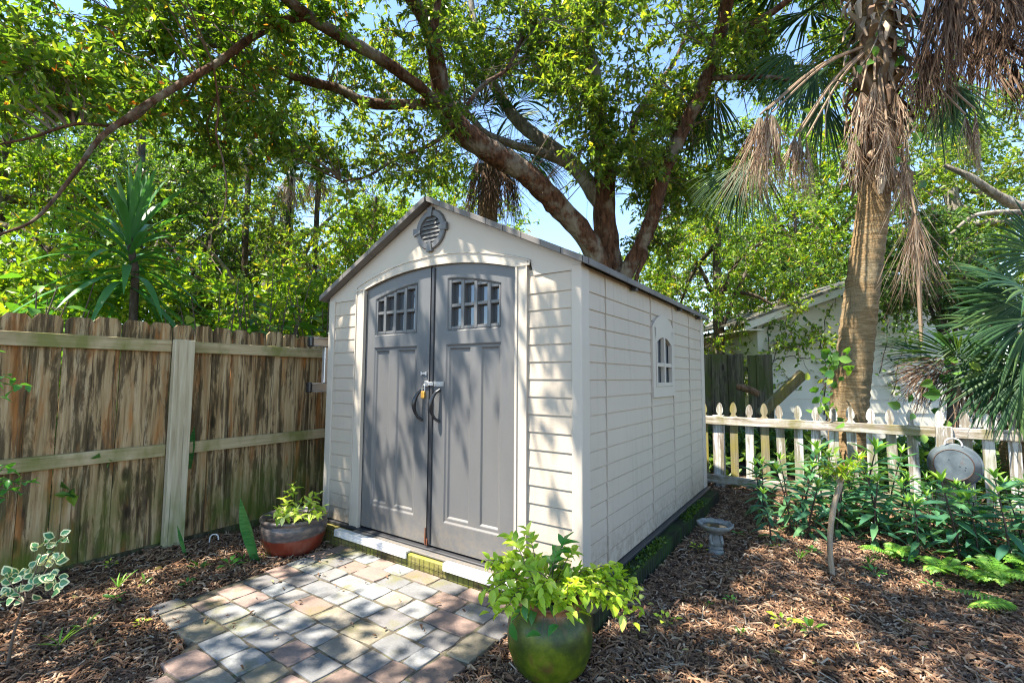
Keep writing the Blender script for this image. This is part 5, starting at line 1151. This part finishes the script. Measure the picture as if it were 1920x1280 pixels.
UNIQ = {0: 'lance-leaved plant standing alone on a bare stem beside the bird bath', 1: 'tall lance-leaved plant nearest the shed corner, just behind the lone one', 15: 'large lance-leaved plant at the front right of the bed, below the tin tub', 22: 'lance-leaved plant leaning out over the ferns at the right edge', 5: 'lance-leaved plant right behind the thin pale sapling', 10: 'lance-leaved plant reaching up before the picket fence left of the tub', 6: 'tallest lance-leaved plant, its tip touching the top rail of the picket fence'}
used = set()
for i, (x, y, k, s) in enumerate(spots):
    if y > 2.9: s *= .86
    if abs(x-(3.58+.15*(y+2.42))) < .34 and y > 2.4: s = min(s, .62 if y > 2.8 else .72)
    o = protos[k] if k not in used else copy_tree(protos[k]); used.add(k)
    o.location = (x, y, float(gz_(np.array(x), np.array(y)))); o.rotation_euler = (rg.normal()*.05, rg.normal()*.05, rg.uniform(0, 6.28)); o.scale = (s, s, s)
    tag(o, UNIQ.get(i, 'dark green lance-leaved plant in the thick of the bed by the picket fence'), 'plant', GBED)
# sapling
sp = gnd(1561, 1080); sap = empty('sapling', sp, 0, 'thin pale bent sapling with a tuft of small yellow-green leaves', 'sapling'); st, lf = MB(), MB(); dsp = (sp-CAM)@AF
top_ = at(1576, 905, dsp); limb(st, [[sp[0], sp[1], -.03, .019], [*at(1556, 1020, dsp), .017], [*at(1562, 955, dsp), .017], [*top_, .015]], 9, 6, .07)
for k in range(12):
    a = k*2.4; e = top_+V(math.cos(a)*.12, math.sin(a)*.12, rg.uniform(.02, .2)); leafy_stem(st, lf, [top_-V(0, 0, .02), top_*.5+e*.5+V(0, 0, .02), e], .06, .024, 6, rg, .003, .3)
st.build('trunk', bark_mat('pale_sapling_bark', (.24, .18, .12), (.45, .37, .27)), sap, smooth=True); lf.build('leaves', M['limeleaf'], sap, smooth=True)
# ferns
M['fern'] = leaf_mat('fern_green', [(0, (.05, .14, .02)), (.6, (.10, .23, .03)), (1, (.20, .33, .05))], .4, (1.4, 1.3, .5), .45, .4)
def fern_frond(mb, b, az, el, L, w, rng, n=17):
    d = V(math.cos(az), math.sin(az), 0); t = np.linspace(0, 1, n); pts = np.array([b+d*L*math.cos(el)*s+V(0, 0, L*(math.sin(el)*s-.75*s*s*math.sin(max(el, .25)))) for s in t]); tube(mb, pts, np.linspace(.0022, .0006, n), 4, 0, False)
    tg = nrm(np.gradient(pts, axis=0)); sd = nrm(np.cross(tg, V(0, 0, 1))); P, D, N, LL = [], [], [], []
    for i in range(2, n):
        ln = w*math.sin(PI*min(1, (.12+.88*t[i])**.75))+.006
        for s in (-1, 1): P.append(pts[i]); D.append(sd[i]*s+tg[i]*.35+V(0, 0, -.12)); N.append(np.cross(sd[i], tg[i])+rng.normal(size=3)*.1); LL.append(ln*rng.uniform(.85, 1.1))
    LL = np.array(LL); leaf_arrays(mb, np.array(P), np.array(D), np.array(N), LL, np.full(len(LL), L/n*.95), .1, .12, False)
def fern(rng, n, L, w, el=(.35, 1.1), az=None):
    root = empty('fern', (0, 0, 0)); 
    for k in range(n):
        mb = MB(); fern_frond(mb, V(0, 0, .01), (k*2.4+rng.normal()*.3) if az is None else az+rng.normal()*.5, rng.uniform(*el), L*rng.uniform(.75, 1.1), w, rng); mb.build('frond', M['fern'], root)
    return root
f0 = fern(rg, 14, .55, .085, (.6, 1.25)); f1 = fern(rg, 11, .40, .07, (.5, 1.2))
FL = [(4.9, 1.95, 0, 1.0, 'big yellow-green fern at the right edge of the bed'), (5.05, 2.35, 0, 1.1, 'fern half hidden behind the plants at the right edge'), (4.42, 2.02, 1, .95, 'bright fern low under the front of the bed, right of centre'), (3.9, 2.12, 1, .8, 'small bright fern under the lance-leaved plants near the sapling'), (4.15, 1.95, 1, .8, 'fern sprawling at the bed edge below the tin tub'), (4.7, 1.85, 1, 1.1, 'fern spreading onto the mulch at the right edge'), (5.35, 2.05, 0, 1.0, 'outermost fern cut off by the right edge'), (4.65, 2.1, 0, .8, 'mid-sized fern between the two edge ferns'), (4.95, 1.7, 1, 1.1, 'lowest bright fern at the right edge, nearest the flat fern'), (5.25, 2.45, 0, 1.05, 'tall fern under the picket fence at the right edge'), (4.78, 2.3, 1, 1.1, 'fern crowded between lance-leaved plants below the tub'), (4.3, 1.9, 1, .7, 'smallest fern, in front of the bed between sapling and tub'), (5.15, 1.85, 1, 1.1, 'fern at the right edge behind the lowest bright one')]
uf = set()
for x, y, k, s, lab in FL:
    o = (f0, f1)[k]; o = o if k not in uf else copy_tree(o); uf.add(k); o.location = (x, y, 0); o.rotation_euler = (0, 0, rg.uniform(0, 6)); o.scale = (s, s, s); tag(o, lab, 'fern', 'ferns at the edge of the bed')
o = fern(rg, 3, .34, .07, (.15, .35), az=math.atan2(-AR[1], -AR[0])); q = gnd(1900, 1140); o.location = (q[0], q[1], .02); tag(o, 'single dark fern lying flat on the open mulch at far right', 'fern')
# little weeds on the mulch
def weed(name, L, Wd, n, rng, mat, el=(.1, .9), stem=.03):
    root = empty(name, (0, 0, 0)); st, mb = MB(), MB(); a = np.arange(n)*2.4+rng.uniform(0, 1); e = rng.uniform(*el, n); D = np.stack([np.cos(a)*np.cos(e), np.sin(a)*np.cos(e), np.sin(e)], 1); s = rng.uniform(.6, 1.15, n)
    P = D*stem*rng.uniform(.4, 1.2, (n, 1))+V(0, 0, .012); prisms(st, np.tile(V(0, 0, -.01), (n, 1)), P, .0018, .0012); leaf_arrays(mb, P, D, np.tile([0, 0, 1.0], (n, 1))+rng.normal(size=(n, 3))*.2, L*s, Wd*s, .2, .25, True)
    st.build('stem', M['stemgreen'], root); mb.build('leaves', mat, root, smooth=True); return root
wp = [weed('weed', .05, .026, 7, rg, M['potgreen']), weed('weed', .075, .022, 6, rg, M['bigleaf'], (.3, 1.1)), weed('weed', .045, .03, 9, rg, M['lime'], (.2, .8), .05), weed('weed', .11, .014, 6, rg, M['fern'], (.5, 1.2), .01)]
WL = [(1250, 1170, 2, 1.0, 'bright green seedling on the mulch right of the green jar'), (1525, 1035, 0, 1.0, 'small green weed at the foot of the pale sapling, left'), (1520, 1190, 1, 1.3, 'flat pale weed in the sunlit patch of open mulch'), (1470, 1175, 2, 1.2, 'yellow-green weed left of the flat pale one in the sunlit patch'), (1640, 1075, 0, 1.0, 'small weed just right of the sapling foot'), (1630, 1060, 3, .9, 'grassy weed behind the sapling foot'), (1310, 1030, 2, .9, 'leafy weed beside the bird bath, nearer the shed'), (1500, 1050, 3, .9, 'thin upright sprout left of the sapling'), (1750, 1100, 0, .8, 'tiny weed on the open mulch below the ferns'), (1390, 1190, 1, .6, 'dull leaf weed at the front of the open mulch'), (1450, 1025, 2, .7, 'low weed under the lone lance-leaved plant'), (1700, 1050, 0, 1.1, 'green weed at the front edge of the bed'), (1385, 1000, 0, .7, 'little weed just behind the bird bath'), (1330, 1135, 1, .5, 'grey-green sprig between jar and bird bath'), (1640, 930, 2, .9, 'yellow-green sprig rising among the lance leaves'), (1800, 1070, 2, 1.0, 'light green weed under the flat fern'), (1370, 1125, 0, .6, 'pale weed in the middle of the open mulch'), (1485, 985, 0, .8, 'weed in front of the lone stem'),
      (370, 1065, 1, 1.0, 'low leafy weed near the foot of the brown fence post'), (433, 1062, 0, 1.3, 'round dark-leaved seedling between post and red bowl'), (220, 1105, 3, 1.0, 'grassy weed before the stained fence boards'), (215, 1125, 0, .9, 'small weed in front of the grassy one by the fence'), (270, 1095, 1, .7, 'flat grey-green weed midway along the fence foot'), (350, 1095, 0, .7, 'tiny weed near the patio corner'), (160, 1180, 1, .8, 'narrow-leaved weed left of the patio corner'), (265, 1170, 2, .6, 'yellowish seedling in the bark left of the pavers'), (500, 1040, 2, .5, 'small yellow sprout at the foot of the red bowl'), (205, 1060, 2, .7, 'pale sprig under the fence boards'), (110, 1215, 3, 1.0, 'grass blade clump in the lower left mulch'), (455, 1050, 1, .8, 'leafy seedling beside the spear-shaped leaf')]
uw = set()
for px, py, k, s, lab in WL:
    q = gnd(px, py+6); o = wp[k] if k not in uw else copy_tree(wp[k]); uw.add(k); o.location = (q[0], q[1], .012); o.rotation_euler = (0, 0, rg.uniform(0, 6)); o.scale = (s, s, s); tag(o, lab, 'weed', 'weeds sprouting through the mulch')
# snake plants
M['snake'] = (lambda t: t.fin(t.mix(t.ramp(t.noise(t.co('Object', (5, 5, 30)), 2.0, 4, .7, .5), [(.42, 0.0), (.58, .8)]), (.025, .14, .03), (.10, .24, .06)), .35, 0, .5))(NT('snake_plant_leaf'))
def snake(px, py, tx, ty, L, w, lab, droop=0.02, n=1):
    b_ = gnd(px, py); d = (b_-CAM)@AF; tp = at(tx, ty, d-.05); root = empty('snake_plant', b_, 0, lab, 'plant', 'snake plants by the board fence'); mb = MB(); strap(mb, b_-V(0, 0, .02), tp-b_, np.linalg.norm(tp-b_)*1.03, w, droop, 10, .22, side=AR+rg.normal(size=3)*.2); mb.build('leaf', M['snake'], root, smooth=True); return root
sn = snake(484, 1052, 452, 928, .45, .10, 'tall spear-shaped snake plant leaf left of the red bowl')
for tx, ty in ((450, 1055), (470, 1035), (497, 1040)):
    b_ = gnd(484, 1052); tp = at(tx, ty, (b_-CAM)@AF-.08); mb = MB(); strap(mb, b_, tp-b_, .13, .03, .05, 7, .2); mb.build('leaf', M['snake'], sn, smooth=True)
snake(350, 1040, 333, 978, .3, .028, 'dark narrow snake plant leaf against the foot of the fence post')
p0_, p1_ = onplane(356, 878, 0, fx+.018), onplane(365, 797, 0, fx+.05); sp2 = empty('snake_plant', p0_, 0, 'snake plant leaf poking through the fence gap just above the lower rail', 'plant', 'snake plants by the board fence'); mb = MB(); strap(mb, p0_, p1_-p0_, np.linalg.norm(p1_-p0_), .055, .01, 8, .2, side=AR); mb.build('leaf', M['snake'], sp2, smooth=True)
snake(372, 1062, 388, 1045, .1, .03, 'short snake plant shoot in the bark before the post')
h0 = gnd(393, 1020); mb = MB(); tube(mb, spline([h0-V(0, 0, .02), h0+V(0, 0, .05), h0+V(.015, .015, .075), h0+V(.045, .035, .07), h0+V(.055, .04, .035)], 5), .005, 7); tag(mb.build('cane_hook', M['white'], smooth=True), 'small pale hooked wire stuck in the bark near the fence', 'hook')
# variegated shrub, lower left
M['vargreen'] = leaf_mat('variegated_leaf_middle', [(0, (.035, .13, .06)), (1, (.075, .20, .085))], .2, (1.3, 1.3, .6), .35, .5); M['varedge'] = leaf_mat('variegated_leaf_edge', [(0, (.50, .52, .27)), (1, (.68, .66, .42))], .25, (1.1, 1.1, .7), .4, .45)
vb = gnd(12, 1250); vd = (vb-CAM)@AF; vsb = empty('variegated_shrub', vb, 0, 'spindly shrub with round cream-edged green leaves at the lower left', 'shrub'); st, lf = MB(), MB(); q = limb(st, [[*vb-V(0, 0, .03), .007], [*at(25, 1190, vd), .006], [*at(45, 1130, vd), .005], [*at(62, 1090, vd), .004]], 7, 5, .05)
for px, py, n in ((108, 1015, 7), (100, 1050, 8), (105, 1085, 7), (70, 1060, 7), (40, 1080, 8), (15, 1085, 7), (-15, 1100, 7), (25, 1115, 7), (95, 1110, 6), (5, 1130, 5), (60, 1100, 6), (80, 1035, 6)):
    e = at(px, py, vd+rg.normal()*.06); b_ = q[int(len(q)*rg.uniform(.55, .98))][:3]; tube(st, spline([b_, b_*.5+e*.5, e], 4), np.linspace(.003, .0015, 9), 5, 0)
    a = np.arange(n)*2.4+rg.uniform(0, 6); el = rg.uniform(-.2, 1.0, n); D = np.stack([np.cos(a)*np.cos(el), np.sin(a)*np.cos(el), np.sin(el)], 1); N = -AF*.9+V(0, 0, .7)+rg.normal(size=(n, 3))*.35; L = .047*rg.uniform(.7, 1.15, n); P = e+D*.012+rg.normal(size=(n, 3))*.012
    leaf_arrays(lf, P, D, N, L, L*.86, .14, .15, True, 1); N2 = nrm(N-D*np.sum(N*D, 1, keepdims=True)); leaf_arrays(lf, P+D*L[:, None]*.10+N2*.0022, D, N, L*.76, L*.56, .14, .15, True, 0)
st.build('stems', M['twig'], vsb, smooth=True); lf.build('leaves', [M['vargreen'], M['varedge']], vsb, smooth=True)
# shrub sprays reaching in at the left edge
q0 = at(-150, 800, 2.35); ls = empty('leafy_shrub', (q0[0], q0[1], 0), 0, 'dark green shrub whose sprays reach in at the left edge before the fence', 'shrub'); st, lf = MB(), MB()
limb(st, [[q0[0], q0[1], -.03, .016], [q0[0], q0[1], .7, .013], [*at(-120, 700, 2.35), .008]], 7, 5, .05)
for sx, sy, px, py, n in ((-140, 740, 50, 722, 9), (-140, 740, 20, 705, 7), (-130, 760, 12, 745, 7), (-140, 920, 62, 905, 9), (-140, 910, 30, 880, 8), (-140, 910, 45, 925, 8), (-140, 910, 5, 935, 7), (-140, 900, 15, 900, 8), (-140, 700, -10, 660, 6)):
    b_, e = at(sx, sy, 2.35), at(px, py, 2.3+rg.normal()*.05); leafy_stem(st, lf, [b_, b_*.5+e*.5+V(0, 0, .03), e], .055, .03, n, rg, .003, .4)
st.build('stems', M['twig'], ls, smooth=True); lf.build('leaves', M['potgreen'], ls, smooth=True)

# vines on the house, the palm and hanging from the limbs
def vine(rows, label, leaf, nlf, mat, rad=.008, spread=.08, group='vines on the house and the palm', name='vine', L=.07):
    root = empty(name, rows[0][:3], 0, label, 'vine', group); st, lf = MB(), MB(); P, D = [], []
    for r_ in (rows if isinstance(rows[0][0], (list, tuple, np.ndarray)) else [rows]):
        q = spline(np.array(r_), 7); q = q+rg.normal(size=q.shape)*.012; tube(st, q, np.linspace(rad, rad*.5, len(q)), 5, 0)
        for _ in range(nlf):
            p = q[rg.integers(len(q))]; P.append(p+rg.normal(size=3)*spread-FH*spread*.6); D.append(rg.normal(size=3)+V(0, 0, -.5))
    if P:
        s = rg.uniform(.6, 1.3, len(P)); leaf_arrays(lf, np.array(P), np.array(D), np.array(-FH+rg.normal(size=(len(P), 3))*.5), L*s, L*.75*s, .15, .2, True); lf.build('leaves', mat, root, smooth=True)
    st.build('stem', M['darkbark'], root, smooth=True); return root
W8 = HD-.12
def rw(*p): return [at(x, y, d) for x, y, d in p]
vine(rw((1445, 770, W8), (1443, 690, W8), (1440, 620, W8), (1455, 600, W8)), 'leafy vine climbing the corner of the white house', .07, 75, M['deepleaf'], .012)
vine(rw((1446, 700, W8), (1460, 640, W8), (1490, 600, W8), (1520, 570, W8)), 'thin vine arching from the house corner to the roof edge', .07, 26, M['deepleaf'])
vine(rw((1545, 780, W8), (1548, 700, W8), (1540, 640, W8), (1552, 590, W8), (1570, 555, W8)), 'dense vine column on the house wall left of the palm trunk', .07, 110, M['oaknear'], .012, .11)
vine(rw((1447, 676, W8), (1480, 668, W8), (1515, 672, W8), (1555, 668, W8)), 'bare vine stem running level across the white wall', .07, 2, M['deepleaf'], .009, .02)
vine(rw((1446, 648, W8), (1465, 640, W8), (1500, 645, W8), (1530, 640, W8)), 'upper bare vine stem crossing the white wall', .07, 3, M['deepleaf'], .008, .02)
vine(rw((1462, 610, W8), (1475, 640, W8), (1500, 668, W8), (1520, 700, W8)), 'fine vine stem slanting down the white wall', .07, 4, M['deepleaf'], .006, .02)
vine(rw((1650, 700, W8), (1665, 620, W8), (1655, 580, W8)), 'vine on the house wall right of the palm trunk', .07, 45, M['deepleaf'], .01)
vine(rw((1700, 640, W8), (1690, 600, W8), (1710, 560, W8), (1740, 540, W8)), 'vine hanging over the house gable by the dead frond', .07, 40, M['deepleaf'], .01)
vine(rw((1550, 790, 5.35), (1545, 730, 5.3), (1552, 690, 5.3), (1560, 660, 5.3)), 'broad-leaved vine at the foot of the palm trunk', .1, 55, M['bigleaf'], .008, .09, L=.10)
vine(rw((1700, 790, 4.95), (1740, 740, 4.9), (1770, 705, 4.9), (1790, 690, 4.9)), 'heart-leaved vine sprawling over the brown fans behind the picket fence', .12, 30, M['bigleaf'], .007, .14, L=.13)
vine(rw((1692, 50, 5.2), (1698, 160, 5.15), (1702, 280, 5.1), (1716, 330, 5.1)), 'thin vine dangling down the palm trunk with a few green leaves', .1, 16, M['bigleaf'], .008, .10, L=.10)
vine(rw((1660, 10, 5.2), (1640, 80, 5.15), (1600, 150, 5.15), (1560, 160, 5.15), (1545, 270, 5.15)), 'pale bare vine looping across the dead leaf bases of the palm', .1, 7, M['bigleaf'], .012, .06, L=.09)
vine(rw((655, 440, 7.2), (650, 370, 7.2), (655, 300, 7.2), (648, 240, 7.2)), 'yellow-leaved vine climbing above the left roof slope', .1, 40, M['limeleaf'], .008, .12, L=.12, name='climbing_vine')
vine(rw((1655, 600, W8), (1680, 575, W8), (1705, 590, W8), (1730, 575, W8)), 'leafy vine trailing under the gable edge right of the palm trunk', .07, 70, M['deepleaf'], .01, .12)
vine(rw((1675, 740, W8), (1685, 680, W8), (1700, 640, W8), (1696, 610, W8)), 'vine column on the white wall left of the house window', .07, 80, M['oaknear'], .01, .12)
# fine hanging air-plant twigs and moss on the big limbs
mb = MB(); tw = []
for nm in ('A', 'A3', 'B', 'D', 'D2', 'C', 'A4', 'A5', 'B2'):
    q = SK[nm]
    for _ in range(95):
        p = q[rg.integers(len(q)//6, len(q))]; st_ = p[:3]+rg.normal(size=3)*p[3]*.6; dd = rg.normal(size=3); dd[2] -= .5; e = st_+nrm(dd)*rg.uniform(.1, .42); tw.append((st_, e, e+nrm(dd+rg.normal(size=3)*.6)*rg.uniform(.05, .3)))
A_ = np.array([t_[0] for t_ in tw]); B_ = np.array([t_[1] for t_ in tw]); C_ = np.array([t_[2] for t_ in tw]); prisms(mb, A_, B_, .004, .003); prisms(mb, B_, C_, .003, .0015)
mb.build('dead_twigs', M['twig'], oak)
